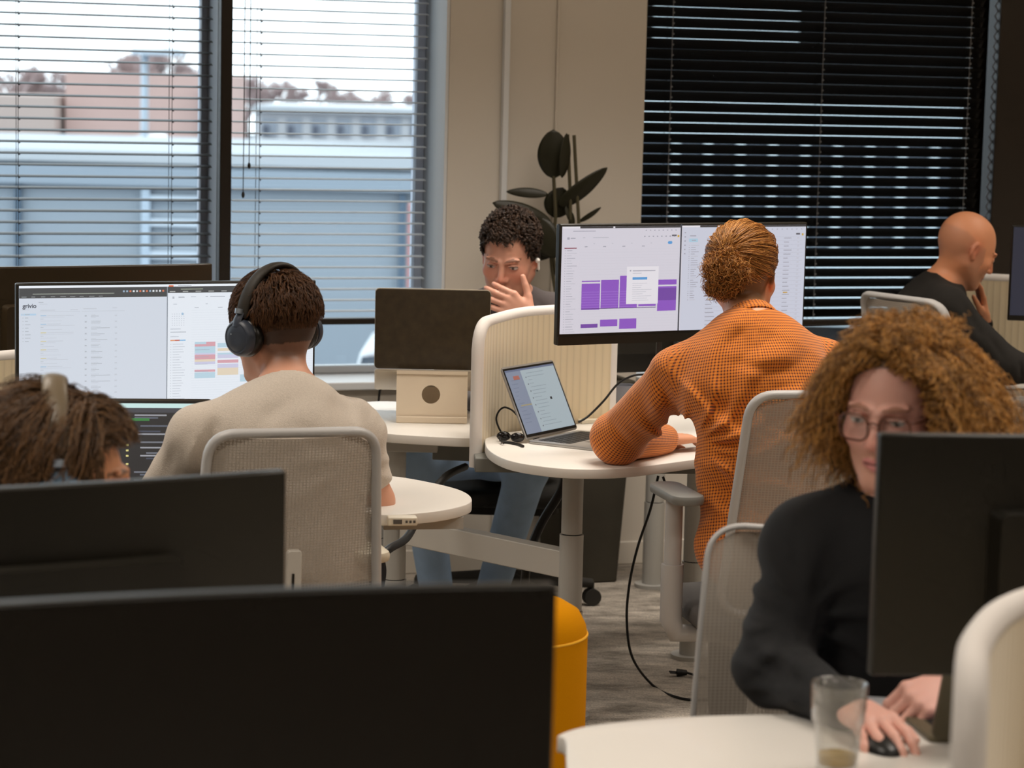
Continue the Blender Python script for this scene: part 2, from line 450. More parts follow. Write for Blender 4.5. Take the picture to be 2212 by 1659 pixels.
# street lamp
Y = 34
e = empty('street_lamp', 'pale tall lamp post in front of the brick block outside', 'lamp post', Mloc((X(303, 45), 45, GZ)))
Y = 45
MB().cyl((X(303, Y), Y, GZ), (X(303, Y), Y, Z(120, Y, 303)), .08, .07, 10).build('pole', mat('pale_band'), e, world=True)
MB().box(X(303, Y) - .2, Y - .3, Z(120, Y, 303) + .001, X(303, Y) + .7, Y + .3, Z(120, Y, 303) + .12).build('lamp_head', mat('pale_band'), e, world=True)
# parked vans / car : shaped bodies
def van(label, px0, px1, py_top, Y, rz=0, group=None):
    L = X(px1, Y) - X(px0, Y); zt = Z(py_top, Y, px0); H = zt - (GZ + .0) if Y < 29 else 2.0
    base = GZ if Y < 29 else zt - 2.0
    e = empty('parked_car', label, 'car', Mloc((X((px0 + px1) / 2, Y), Y, base)), group)
    b = MB(); w = 1.8; h = zt - base
    prof = [(-L / 2, .35), (-L / 2, h * .55), (-L * .34, h * .62), (-L * .2, h * .97), (L * .3, h), (L * .46, h * .62), (L / 2, h * .55), (L / 2, .35)]
    vs = [(x, 0, z) for x, z in prof] + [(x, w, z) for x, z in prof]; n = len(prof)
    b.add(vs, [list(range(n)), list(range(2 * n - 1, n - 1, -1))] + [(i, (i + 1) % n, n + (i + 1) % n, n + i) for i in range(n)])
    b.build('car_body', mat('car_white', rgb(226, 230, 234), .35), e, bevel=.12)
    g = MB(); g.add([(-L * .3, -.02, h * .64), (-L * .19, -.02, h * .9), (L * .27, -.02, h * .92), (L * .4, -.02, h * .64)], [(0, 1, 2, 3)])
    g.build('car_window', mat('car_glass', rgb(70, 80, 92), .2), e, solid=.02)
    for sx in (-.3, .3):
        MB().cyl((L * sx, -.03, .34), (L * sx, .2, .34), .34, n=20).build('wheel', mat('tyre', rgb(40, 40, 42), .8), e)
    return e
van('white car roof seen through the clear gap under the open blind', 722, 905, 737, 26)
for i, (a, b_, t) in enumerate(((60, 190, 290), (235, 350, 286))):
    Yv = 49
    v = van('white van parked behind the grey hall, ' + ('left of the pale lamp post' if i == 0 else 'beside the pale lamp post'), a, b_, t, Yv)
# support deck under vans
struct(MB().box(-60, 46.5, GZ, 20, 60, Z(286, 49, 200) - 2.001).build('ground_deck', gm))
# bare trees beyond
def tree(label, px, Y, ztop, spread, seed):
    r = random.Random(seed); e = empty('bare_tree', label, 'tree', Mloc((X(px, Y), Y, GZ)), 'bare winter trees outside')
    H = ztop - GZ; t = MB(); t.cyl((0, 0, 0), (0, 0, H * .55), .28, .18, 8)
    t.build('trunk', mat('bark', rgb(104, 90, 88), .9), e)
    b = MB()
    def grow(p, d, l, rad, k):
        q = p + d * l; b.tube([p, q], [rad, rad * .7], 5, caps=False)
        if k == 0: return
        for _ in range(4):
            nd = (d + Vector((r.uniform(-1, 1), r.uniform(-1, 1), r.uniform(-.25, .8))) * .75).normalized(); grow(q, nd, l * r.uniform(.62, .82), rad * .62, k - 1)
    for _ in range(5):
        d = Vector((r.uniform(-1, 1) * spread, r.uniform(-1, 1) * spread, 1)).normalized()
        grow(Vector((0, 0, H * r.uniform(.3, .55))), d, H * .17, .13, 4)
    b.build('branches', mat('twigs', rgb(176, 156, 154), .9), e)
rt = random.Random(3)
for i, (px, Y, py) in enumerate(((20, 66, 150), (100, 70, 140), (190, 68, 125), (262, 66, 112), (330, 69, 112), (395, 67, 140), (450, 66, 150), (585, 102, 160), (660, 110, 168), (790, 104, 180), (870, 112, 195), (520, 106, 168), (730, 110, 190), (930, 106, 190))):
    tree('bare brown winter tree ' + ('behind the brick block' if px < 470 else 'behind the long white building') + ' outside', px, Y + 22 + (i % 3) * 6, Z(py, Y + 22 + (i % 3) * 6, px), .9, i)
# dark facade with pale bands opposite the right-hand window
Y = 34
e = empty('building', 'dark facade with pale bands and vertical fins behind the black blind', 'building', Mloc((X(1760, Y), Y, GZ)))
xa, xb = X(1300, Y), X(2120, Y)
MB().box(X(1000, Y), Y + .2, GZ, X(2500, Y), Y + 6, 7.4).build('wall', mat('dark_facade', rgb(20, 22, 26), .7), e, world=True)
MB().box(xa, Y - .1, Z(300, Y, 1760), xb, Y + .19, Z(222, Y, 1760)).build('pale_band', mat('facade_pale', rgb(214, 226, 232), .7), e, world=True)
MB().box(X(1390, Y), Y - .1, Z(105, Y, 1760), X(1700, Y), Y + .19, Z(15, Y, 1760)).build('pale_band', mat('facade_pale'), e, world=True)
MB().box(X(1600, Y), Y - .1, Z(700, Y, 1760), X(1960, Y), Y + .19, Z(575, Y, 1760)).build('pale_band', mat('facade_pale'), e, world=True)
MB().box(xa, Y - .1, Z(575, Y, 1760), xb, Y + .19, Z(535, Y, 1760)).build('pale_band', mat('facade_pale'), e, world=True)
MB().box(xa, Y + .12, Z(535, Y, 1760), X(2040, Y), Y + .195, Z(300, Y, 1760)).build('window_band', mat('facade_grey', rgb(82, 90, 102), .4), e, world=True)
for i in range(9):
    a = 1436 + i * 69.5
    MB().box(X(a, Y), Y - .1, Z(533, Y, a), X(a + 19, Y), Y + .11, Z(304, Y, a)).build('fin', mat('facade_pale'), e, world=True)
# ================================================================== FURNITURE
TZ = 0.74; TT = 0.026
M_top = mat('desk_laminate', rgb(230, 225, 217), 0.38, coat=.05)
M_leg = mat('desk_frame_metal', rgb(178, 176, 170), 0.38)
M_beam = mat('desk_beam', rgb(196, 192, 184), 0.35, metal=0.0)
M_black = mat('matte_black', rgb(25, 22, 15), 0.38)
M_blk2 = mat('black_plastic', rgb(22, 20, 17), 0.3)
M_chair = mat('chair_plastic', rgb(188, 186, 184), 0.4)
M_cable = mat('cable_black', rgb(14, 13, 12), 0.5)
M_tray = mat('tray_grey', rgb(120, 120, 114), 0.5)

def outline(px_pts, n=6, z=TZ):
    P = [atz(x, y, z) for x, y in px_pts]
    return [(p.x, p.y) for p in smoothpath(P, n, closed=True)]
def desk_leg(e, p, name='leg', r=.032, zt=None):
    zt = (TZ - TT) if zt is None else zt
    f = MB(); f.cyl((p[0], p[1], .012), (p[0], p[1], zt * .42), r + .004, n=28)
    f.cyl((p[0], p[1], zt * .42 + .003), (p[0], p[1], zt * .72), r + .001, n=28)
    f.cyl((p[0], p[1], zt * .72 + .003), (p[0], p[1], zt - .012), r - .003, n=28)
    f.cyl((p[0], p[1], zt * .42), (p[0], p[1], zt * .42 + .003), r - .001, n=28, mi=1)
    f.cyl((p[0], p[1], zt * .72), (p[0], p[1], zt * .72 + .003), r - .004, n=28, mi=1)
    f.box(p[0] - .055, p[1] - .05, zt - .035, p[0] + .055, p[1] + .05, zt - .001)
    l = f.build(name, [M_leg, M_black], e, world=True)
    MB().cyl((p[0], p[1], 0), (p[0], p[1], .012), r + .03, n=28).build('foot_plate', M_leg, l, world=True)
    return l
def desk(label, pts, legs, extra=None, group='white sit-stand desks'):
    o = outline(pts); cx = sum(p[0] for p in o) / len(o); cy = sum(p[1] for p in o) / len(o)
    e = empty('standing_desk', label, 'desk', Mloc((cx, cy, 0)), group)
    MB().prism(o, TZ - TT, TZ, bev=.002).build('tabletop', M_top, e, world=True, sharp=50)
    for p in legs: desk_leg(e, p)
    return e
# --- left desk (under the man in the cream sweater)
deskA = desk('white desk with rounded end beside the man in the cream sweater',
             [(-60, 1150), (240, 1165), (335, 1130), (430, 1088), (600, 1072), (740, 1090), (812, 1111), (925, 1106), (1000, 1092), (1019, 1077), (990, 1057), (905, 1037), (820, 1025), (600, 1000), (380, 985), (150, 965), (-60, 965)],
             [atz(817, 1160, .3) * 1, (-.95, 6.0)])
pc = atz(870, 1111, TZ); pc.z = TZ - .012; pc.y -= .006
cp = MB().box(-.034, -.012, -.010, .034, .02, .010); cpo = cp.build('control_panel', mat('ivory_plastic', rgb(226, 218, 200), .4), deskA, bevel=.003, fn=lambda p: _inv(deskA) @ (Matrix.Rotation(.16, 4, 'Z') @ p + Vector((pc.x, pc.y - .012, pc.z))))
dm = MB(); dm.box(-.022, -.0135, -.005, -.002, -.012, .005)
for i in range(3): dm.box(.006 + i * .009, -.0135, -.003, .011 + i * .009, -.012, .003)
dm.build('display', mat('panel_marks', rgb(96, 92, 88), .3), cpo, fn=lambda p: _inv(deskA) @ (Matrix.Rotation(.16, 4, 'Z') @ p + Vector((pc.x, pc.y - .012, pc.z))))
br = MB().box(-.1, 0, -.028, .09, .03, 0).build('bracket', M_leg, deskA, fn=lambda p: _inv(deskA) @ (Matrix.Rotation(.2, 4, 'Z') @ p + Vector((pc.x + .05, pc.y + .12, TZ - TT - .001))))
# --- centre desk (under the man in the orange shirt)
deskB = desk('white desk with rounded end carrying the open laptop and the orange sleeve',
             [(1048, 950), (1056, 972), (1095, 993), (1160, 1006), (1240, 1013), (1350, 1011), (1495, 993), (1640, 972), (1760, 950), (1800, 915), (1640, 893), (1400, 900), (1250, 915), (1121, 931), (1062, 938)],
             [atz(1238, 1040, .66), atz(1492, 1420, 0)])
# --- back desk (under the laptop stand)
deskC = desk('white desk by the window sill carrying the perforated laptop stand',
             [(745, 895), (762, 872), (850, 867), (950, 880), (1100, 890), (1240, 884), (1400, 862), (1560, 860), (1560, 882), (1400, 890), (1300, 902), (1200, 912), (1100, 922), (1042, 938), (1018, 946), (900, 941), (810, 933), (760, 917)],
             [atz(856, 985, .66), atz(1420, 900, .6)])
# beams, trays
pB = atz(1238, 1250, .42); pC = atz(856, 1110, .46)
def beam(parent, name, a, b, w, h, m, bev=.003):
    a = Vector(a); b = Vector(b); d = (b - a); L = d.length; x = d.normalized(); z = Vector((0, 0, 1)); y = z.cross(x).normalized(); z = x.cross(y)
    M = Matrix((x, y, z)).transposed().to_4x4(); M.translation = a
    return MB().box(0, -w / 2, -h / 2, L, w / 2, h / 2, M=M).build(name, m, parent, world=True, bevel=bev)
lb = Vector((atz(1238, 1040, .66).x, atz(1238, 1040, .66).y, .43)); lc = Vector((atz(856, 985, .66).x, atz(856, 985, .66).y, .45))
beam(deskB, 'crossbeam', lc + (lb - lc) * .06, lb - (lb - lc) * .0, .05, .075, M_beam)
ta = atz(1010, 1012, .665); tb = atz(1560, 1035, .665)
ta = Vector((-.10, 6.62, .685)); tb = Vector((.62, 6.66, .69))
beam(deskB, 'cable_tray', ta, tb, .12, .04, M_tray)
q = atz(1238, 1040, .66)
beam(deskB, 'bracket', (q.x - .02, q.y + .04, .705), (q.x + .11, q.y + .02, .705), .03, .016, M_leg)
q = atz(856, 985, .66)
beam(deskC, 'bracket', (q.x - .10, q.y - .03, .695), (q.x + .12, q.y - .03, .695), .05, .03, M_leg)
beam(deskC, 'cable_tray', (-.22, 6.98, .67), (-.02, 6.95, .67), .1, .06, M_tray)
# --- front right desk
deskD = desk('white rounded desk in front carrying the ribbed drinking glass',
             [(1206, 1588), (1222, 1600), (1230, 1680), (1300, 1860), (1700, 1990), (2300, 1990), (2700, 1800), (2500, 1640), (2212, 1575), (1990, 1556), (1760, 1544), (1560, 1545), (1400, 1554), (1270, 1568)],
             [(.25, 3.45), (1.15, 3.5)])
# --- left front desks carrying the two dark monitors
def qdesk(label, pts, legs):
    cx = sum(p[0] for p in pts) / len(pts); cy = sum(p[1] for p in pts) / len(pts)
    e = empty('standing_desk', label, 'desk', Mloc((cx, cy, 0)), 'white sit-stand desks')
    o = [(p.x, p.y) for p in smoothpath([(a, b, 0) for a, b in pts], 6, closed=True)]
    MB().prism(o, TZ - TT, TZ, bev=.002).build('tabletop', M_top, e, world=True, sharp=50)
    for p in legs: desk_leg(e, p)
    return e
qdesk('white desk hidden below the two dark monitors at the lower left', [(-1.6, 2.35), (-.9, 2.15), (-.15, 2.2), (.02, 2.5), (-.1, 3.3), (-.35, 3.75), (-1.0, 3.85), (-1.6, 3.75)], [(-.3, 2.5), (-1.2, 3.5)])
# --- right far desk of the bald man
pr = [atz(2168, 822, TZ), atz(2100, 850, TZ)]
deskE = desk('white desk at the right edge under the elbow of the bald man',
             [(2120, 838), (2175, 842), (2260, 842), (2420, 850), (2560, 845), (2560, 818), (2360, 806), (2160, 803), (2090, 815)],
             [(1.9, 8.55)])
cpE = atz(2196, 852, TZ - .02)
MB().box(cpE.x - .035, cpE.y - .028, cpE.z - .012, cpE.x + .035, cpE.y + .005, cpE.z + .012).build('control_panel', mat('ivory_plastic'), deskE, world=True, bevel=.003)

# ------------------------------------------------------------------ fabric divider panels
def ribbed(name, col, pitch=.024, strength=.28):
    m = bpy.data.materials.new(name); m.use_nodes = True; nt = m.node_tree; b = nt.nodes['Principled BSDF']
    b.inputs['Base Color'].default_value = col; b.inputs['Roughness'].default_value = .9; b.inputs['Sheen Weight'].default_value = .3
    at_ = nt.nodes.new('ShaderNodeAttribute'); at_.attribute_name = 'puv'
    sp = nt.nodes.new('ShaderNodeSeparateXYZ'); nt.links.new(at_.outputs['Vector'], sp.inputs[0])
    a = nt.nodes.new('ShaderNodeMath'); a.operation = 'MULTIPLY'; a.inputs[1].default_value = math.pi / pitch
    s = nt.nodes.new('ShaderNodeMath'); s.operation = 'SINE'; c = nt.nodes.new('ShaderNodeMath'); c.operation = 'ABSOLUTE'
    nt.links.new(sp.outputs[0], a.inputs[0]); nt.links.new(a.outputs[0], s.inputs[0]); nt.links.new(s.outputs[0], c.inputs[0])
    p = nt.nodes.new('ShaderNodeMath'); p.operation = 'POWER'; p.inputs[1].default_value = .35; nt.links.new(c.outputs[0], p.inputs[0])
    bp = nt.nodes.new('ShaderNodeBump'); bp.inputs['Strength'].default_value = strength; bp.inputs['Distance'].default_value = .006
    nt.links.new(p.outputs[0], bp.inputs['Height']); nt.links.new(bp.outputs[0], b.inputs['Normal'])
    cr = nt.nodes.new('ShaderNodeMix'); cr.data_type = 'RGBA'; cr.inputs[6].default_value = tuple(v * .84 for v in col[:3]) + (1,); cr.inputs[7].default_value = col
    nt.links.new(p.outputs[0], cr.inputs[0]); nt.links.new(cr.outputs[2], b.inputs['Base Color'])
    return m
M_rib = ribbed('ribbed_fabric', rgb(222, 205, 172))
M_band = mat('panel_edge_fabric', rgb(226, 220, 214), .8, bump=.15, bscale=400)
def panel(label, path, z0, z1, th=.03, droop=0.0, zfun=None):
    """vertical upholstered panel along a floor path; edge band wraps around the rim"""
    path = smoothpath(path, 10)
    base = path[0]; e = empty('desk_divider_panel', label, 'divider panel', Mloc((base.x, base.y, z0)), 'fabric desk divider panels')
    n = len(path); L = [0]
    for i in range(1, n): L.append(L[-1] + (path[i] - path[i - 1]).length)
    T = L[-1]
    nor = []
    for i in range(n):
        t = (path[min(i + 1, n - 1)] - path[max(i - 1, 0)]); t.z = 0; t.normalize(); nor.append(Vector((-t.y, t.x, 0)))
    rnd = .07
    def zt(l):
        r = z1 if zfun is None else zfun(l / T)
        k = min(l, T - l)
        if k < rnd: r -= rnd * (1 - math.sqrt(max(0, 1 - (1 - k / rnd) ** 2)))
        return r
    NZ = 10
    for side, nm in ((1, 'inner_face'), (-1, 'outer_face')):
        vs = []; fs = []; uv = []
        for i in range(n):
            a = zt(L[i]) - .008
            for k in range(NZ + 1):
                z = z0 + .01 + (a - z0 - .01) * k / NZ
                p = path[i] + nor[i] * (side * th / 2); vs.append((p.x, p.y, z)); uv.append((L[i], z, 0))
        for i in range(n - 1):
            for k in range(NZ):
                a = i * (NZ + 1) + k; fs.append((a, a + 1, a + NZ + 2, a + NZ + 1))
        mb = MB(); mb.add(vs, fs)
        o = mb.build(nm, M_rib, e, world=True, sharp=80)
        at_ = o.data.attributes.new('puv', 'FLOAT_VECTOR', 'POINT'); at_.data.foreach_set('vector', [c for u in uv for c in u])
    # rim band: follow up the start edge, over the top, down the end, back along the bottom
    rim = []
    for k in range(8): rim.append((path[0], z0 + .01 + (zt(0) - z0 - .01) * k / 8))
    for i in range(n): rim.append((path[i], zt(L[i])))
    for k in range(7, -1, -1): rim.append((path[-1], z0 + .01 + (zt(T) - z0 - .01) * k / 8))
    pts = [Vector((p.x, p.y, z)) for p, z in rim]
    MB().tube(pts, th / 2 + .002, 12, caps=True).build('edge_band', M_band, e, world=True, sharp=80)
    return e
def P2(px, py, Y): p = at(px, py, Y); return Vector((p.x, p.y, 0))
panel('curved cream divider panel standing between the laptop stand and the open laptop',
      [P2(1030, 850, 6.66), P2(1062, 850, 6.78), P2(1120, 850, 6.93), P2(1210, 850, 7.05), P2(1318, 850, 7.12)], .655, 1.065, .032,
      zfun=lambda t: 1.062 + .012 * min(1, t * 2))
panel('cream divider panel at the right edge in front of the bald man',
      [P2(2060, 700, 8.85), P2(2150, 700, 8.8), P2(2300, 700, 8.7), P2(2480, 700, 8.45)], .66, 1.07, .03)
panel('cream divider panel at the left edge behind the big lit monitor',
      [P2(-300, 800, 6.35), P2(-120, 800, 6.48), P2(20, 800, 6.62), P2(110, 800, 6.74)], .66, .95, .03)
panel('tall white-edged cream divider panel at the lower right corner in front of the camera',
      [P2(2098, 1500, 2.62), P2(2102, 1500, 2.80), P2(2155, 1500, 2.98), P2(2260, 1500, 3.1), P2(2420, 1500, 3.12), P2(2650, 1500, 3.05)], .64, 1.075, .036)

# ------------------------------------------------------------------ monitors
M_scr_off = mat('screen_off', rgb(26, 22, 17), 0.32, spec=.5)
def monitor(label, tl, yaw, w=.817, h=.36, curve=0.0, base_z=TZ, front=True, ui=None, chin=.012, lit=True, stand=True, bezel=.007, group=None, mback=None, neck_x=0.0, thick=.022, neck_w=.03, base_s=1.0):
    """tl: world point of the end whose local x is -w/2 (top edge).  local: x along the width, -y is the screen side."""
    mback = mback or M_black
    R = Matrix.Rotation(yaw, 4, 'Z'); x0 = -w / 2
    sag = (lambda x: -curve * (x / (w / 2)) ** 2)
    off = R @ Vector((x0, sag(x0), 0)); base = Vector((tl.x, tl.y, base_z)) - Vector((off.x, off.y, 0))
    M = Mloc(base, yaw); e = empty('monitor', label, 'monitor', M, group)
    zt = tl.z - base_z; zb = zt - h
    bend = lambda p: Vector((p.x, p.y + sag(p.x), p.z))
    N = 16
    def slab(z0, z1, ya, yb, xa=-w / 2, xb=w / 2, mi=0, r=0):
        m = MB()
        for i in range(N):
            a = xa + (xb - xa) * i / N; c = xa + (xb - xa) * (i + 1) / N
            vs = [(x, y, z) for z in (z0, z1) for y in (ya, yb) for x in (a, c)]
            fs = [(0, 2, 3, 1), (4, 5, 7, 6), (0, 1, 5, 4), (2, 6, 7, 3)]
            if i == 0: fs.append((0, 4, 6, 2))
            if i == N - 1: fs.append((1, 3, 7, 5))
            m.add(vs, fs, mi)
        import bmesh
        return m
    hb = slab(zb, zt, 0, thick); 
    ho = hb.build('housing', mback, e, fn=bend)
    import bmesh
    bm = bmesh.new(); bm.from_mesh(ho.data); bmesh.ops.remove_doubles(bm, verts=bm.verts, dist=1e-5); bm.to_mesh(ho.data); bm.free()
    bv = ho.modifiers.new('b', 'BEVEL'); bv.width = .004; bv.segments = 2; bv.limit_method = 'ANGLE'; bv.angle_limit = .8
    s = slab(zb + chin + bezel, zt - bezel, -.0012, -.0002, -w / 2 + bezel, w / 2 - bezel)
    scr = s.build('screen', mat('screen_off') if not ui else ui[0], e, fn=bend)
    if chin > .013:
        slab(zb, zb + chin, -.004, -.0003, -w / 2 + .001, w / 2 - .001).build('bottom_bezel', mback, e, fn=bend)
    if ui:
        # ui[1]: list of (u0,v0,u1,v1,material, layer)  u,v in 0..1 (v from the top)
        mats = []; mb = MB(); sx0 = -w / 2 + bezel; sw = w - 2 * bezel; sz1 = zt - bezel; sh = h - 2 * bezel - chin
        for (u0, v0, u1, v1, m, lay) in ui[1]:
            if m not in mats: mats.append(m)
            k = max(1, int((u1 - u0) * 16)); y = -.0014 - .00025 * lay
            for i in range(k):
                a = sx0 + sw * (u0 + (u1 - u0) * i / k); c = sx0 + sw * (u0 + (u1 - u0) * (i + 1) / k)
                mb.add([(a, y, sz1 - sh * v1), (c, y, sz1 - sh * v1), (c, y, sz1 - sh * v0), (a, y, sz1 - sh * v0)], [(0, 1, 2, 3)], mats.index(m))
        me_o = mb.build('screen_content', mats, scr, fn=bend, smooth=False)
    # raised rear housing
    ym = thick - .001
    o = rrect(-w * .3, zb + h * .16, w * .3, zb + h * .70, .015, 4)
    m = MB(); m.add([(a, ym, c) for a, c in o] + [(a * .97, ym + .034, zb + h * .43 + (c - zb - h * .43) * .95) for a, c in o], [list(range(len(o), 2 * len(o)))] + [(i, (i + 1) % len(o), len(o) + (i + 1) % len(o), len(o) + i) for i in range(len(o))])
    m.build('rear_housing', mback, e, fn=bend)
    if stand:
        n = MB(); n.box(neck_x - neck_w, ym + .033, .012, neck_x + neck_w, ym + .033 + neck_w, zb + h * .46)
        n.build('stand_neck', mat('stand_grey', rgb(60, 62, 62), .4), e, bevel=.004)
        n = MB(); n.prism([(neck_x + a_ * base_s, .06 + b_ * base_s) for a_, b_ in ((-.13, -.12), (.13, -.12), (.11, .08), (-.11, .08))], 0, .012)
        n.build('stand_base', mat('stand_grey'), e, bevel=.003)
    return e
def place(pxl, pyl, pxr, pyr, z):
    a = atz(pxl, pyl, z); b = atz(pxr, pyr, z)
    return a, math.atan2(b.y - a.y, b.x - a.x), (b - a).length

# UI kits -----------------------------------------------------------------
G = lambda r, g, b, s=1.0: glow(f'screen_{r}_{g}_{b}', r, g, b, s)
def ui_left():
    L = []; x0, x1, y0, y1 = 42., 676., 618., 891.
    def R(a, b, c, d, m, lay=1): L.append(((a - x0) / (x1 - x0), (b - y0) / (y1 - y0), (c - x0) / (x1 - x0), (d - y0) / (y1 - y0), m, lay))
    bgm = G(206, 213, 224); w2 = G(226, 232, 240); dk = G(72, 74, 76); wh = G(232, 238, 244); gy = G(178, 184, 193); lg = G(194, 200, 210)
    bl = G(160, 190, 216); ye = G(206, 196, 150); r = random.Random(5)
    R(354, 618, 676, 891, w2, 1)
    R(x0, 618, 676, 623, wh, 1.6); R(x0, 623, 352, 645, dk, 1.6); R(354, 623, 676, 637, dk, 1.6)
    R(352, 623, 354, 891, G(128, 136, 146), 2)
    R(70, 635, 240, 637, G(140, 146, 138), 2); R(382, 628, 430, 630, G(150, 156, 140), 2)
    for i in range(13):
        c = [G(204, 120, 90), G(200, 200, 204), G(150, 170, 190), G(220, 226, 230)][r.randrange(4)]
        R(258 + i * 7, 630, 262 + i * 7, 634, c, 2)
    for i in range(9): R(47 + i * 20, 641, 55 + i * 20 + r.uniform(0, 4), 643, G(128, 132, 134), 2)
    R(356, 620, 366, 623, G(220, 110, 70), 2); R(376, 620, 405, 622, gy, 2); R(416, 619, 452, 622, wh, 2.4)
    for i in range(10): R(358 + i * 28, 633, 370 + i * 28, 635, G(170, 172, 170), 2)
    R(46, 678, 77, 682, G(178, 204, 226), 1.5)
    for i in range(9): R(48, 679 + i * 7.3, 52, 680.6 + i * 7.3, lg, 2); R(54, 679 + i * 7.3, 60 + r.uniform(0, 6), 680.6 + i * 7.3, gy, 2)
    R(47, 669, 64, 670.5, lg, 2); R(82, 653, 92, 655, gy, 2); R(84, 657, 100, 658.5, lg, 2)
    R(86, 670, 116, 672, lg, 2); R(148, 670, 164, 672, lg, 2); R(175, 668, 203, 670, lg, 2); R(236, 667, 246, 669, lg, 2)
    R(84, 674, 168, 675, lg, 1.5); R(172, 674, 262, 675, lg, 1.5)
    y = 682
    for k in range(11):
        R(86, y, 98, y + 1.8, bl if k in (0, 1, 6, 10) else ye, 2); R(100, y, 112 + r.uniform(8, 44), y + 1.5, lg, 2)
        R(86, y + 3.6, 98 + r.uniform(10, 62), y + 4.6, lg, 2); R(86, y + 7.5, 92, y + 8.5, gy, 2); R(86, y + 12, 110 + r.uniform(0, 30), y + 13, lg, 2)
        y += 18.5
    y = 683
    for k in range(16):
        R(178, y, 182, y + 3, gy, 2); R(191, y - 1, 200 + r.uniform(0, 12), y + .3, lg, 2); R(191, y + 1.6, 206 + r.uniform(0, 26), y + 3, gy, 2); R(191, y + 4.6, 198 + r.uniform(0, 16), y + 6, lg, 2)
        R(241, y, 246, y + 3, lg, 2); y += 13
    # right window: calendar
    R(364, 645, 368, 650, gy, 2); R(377, 645.5, 390, 648, gy, 2); R(404, 645, 415, 647, lg, 2); R(436, 645, 441, 647, gy, 2); R(446, 645, 478, 647, gy, 2)
    R(366, 661, 374, 663, lg, 2); R(436, 661, 441, 663, lg, 2); R(412, 669.5, 421, 671, gy, 2); R(463, 669.5, 473, 671, gy, 2); R(384, 681, 388, 686, bl, 2)
    for i in range(6):
        for j in range(6): R(363 + j * 5, 683 + i * 5, 365 + j * 5, 684.5 + i * 5, lg, 2)
    R(360, 716, 382, 718, lg, 2); R(360, 723, 394, 725, gy, 2); R(360, 733, 378, 735, lg, 2)
    R(360, 741, 370, 743.5, G(222, 150, 110), 2); R(370, 741, 380, 743.5, G(190, 90, 70), 2); R(380, 741, 393, 743.5, G(130, 180, 220), 2)
    for i in range(24):
        yy = 750 + i * 5.8; R(360, yy, 362, yy + 1.4, lg, 2); R(365, yy, 378 + r.uniform(0, 14), yy + 1.3, lg, 2)
    for i in range(40): R(406, 676 + i * 5.4, 676, 676.4 + i * 5.4, G(212, 219, 228), 1.3)
    skyb = G(182, 208, 222); pk = G(210, 160, 170); be = G(222, 208, 186); lv = G(200, 200, 224)
    for (a, b, c) in ((747, 752, skyb), (752, 757, pk), (757, 772, skyb), (772, 776, lv), (775, 786, pk), (786, 791, be), (791, 797, lv), (809, 814, pk), (815, 828, skyb)): R(413, b if b < a else a, 458, b, c, 2)
    R(438, 747, 458, 753, pk, 2.4)
    for (a, b, c) in ((750, 760, skyb), (762, 768, be), (772, 776, skyb), (776, 784, lv), (788, 795, pk), (797, 806, lv), (806, 822, be)): R(463, a, 509, b, c, 2)
    for (a, b, c) in ((748, 762, be), (822, 838, skyb)): R(513, a, 560, b, c, 2)
    for (a, b, c) in ((776, 783, be), (786, 790, skyb), (797, 800, G(222, 170, 100)), (804, 822, G(214, 84, 62))): R(645, a, 658, b, c, 2)
    for k in range(4): R(414 , 764 + k * 16, 440 + r.uniform(0, 10), 765 + k * 16, G(160, 168, 186), 2.6)
    return (bgm, L)
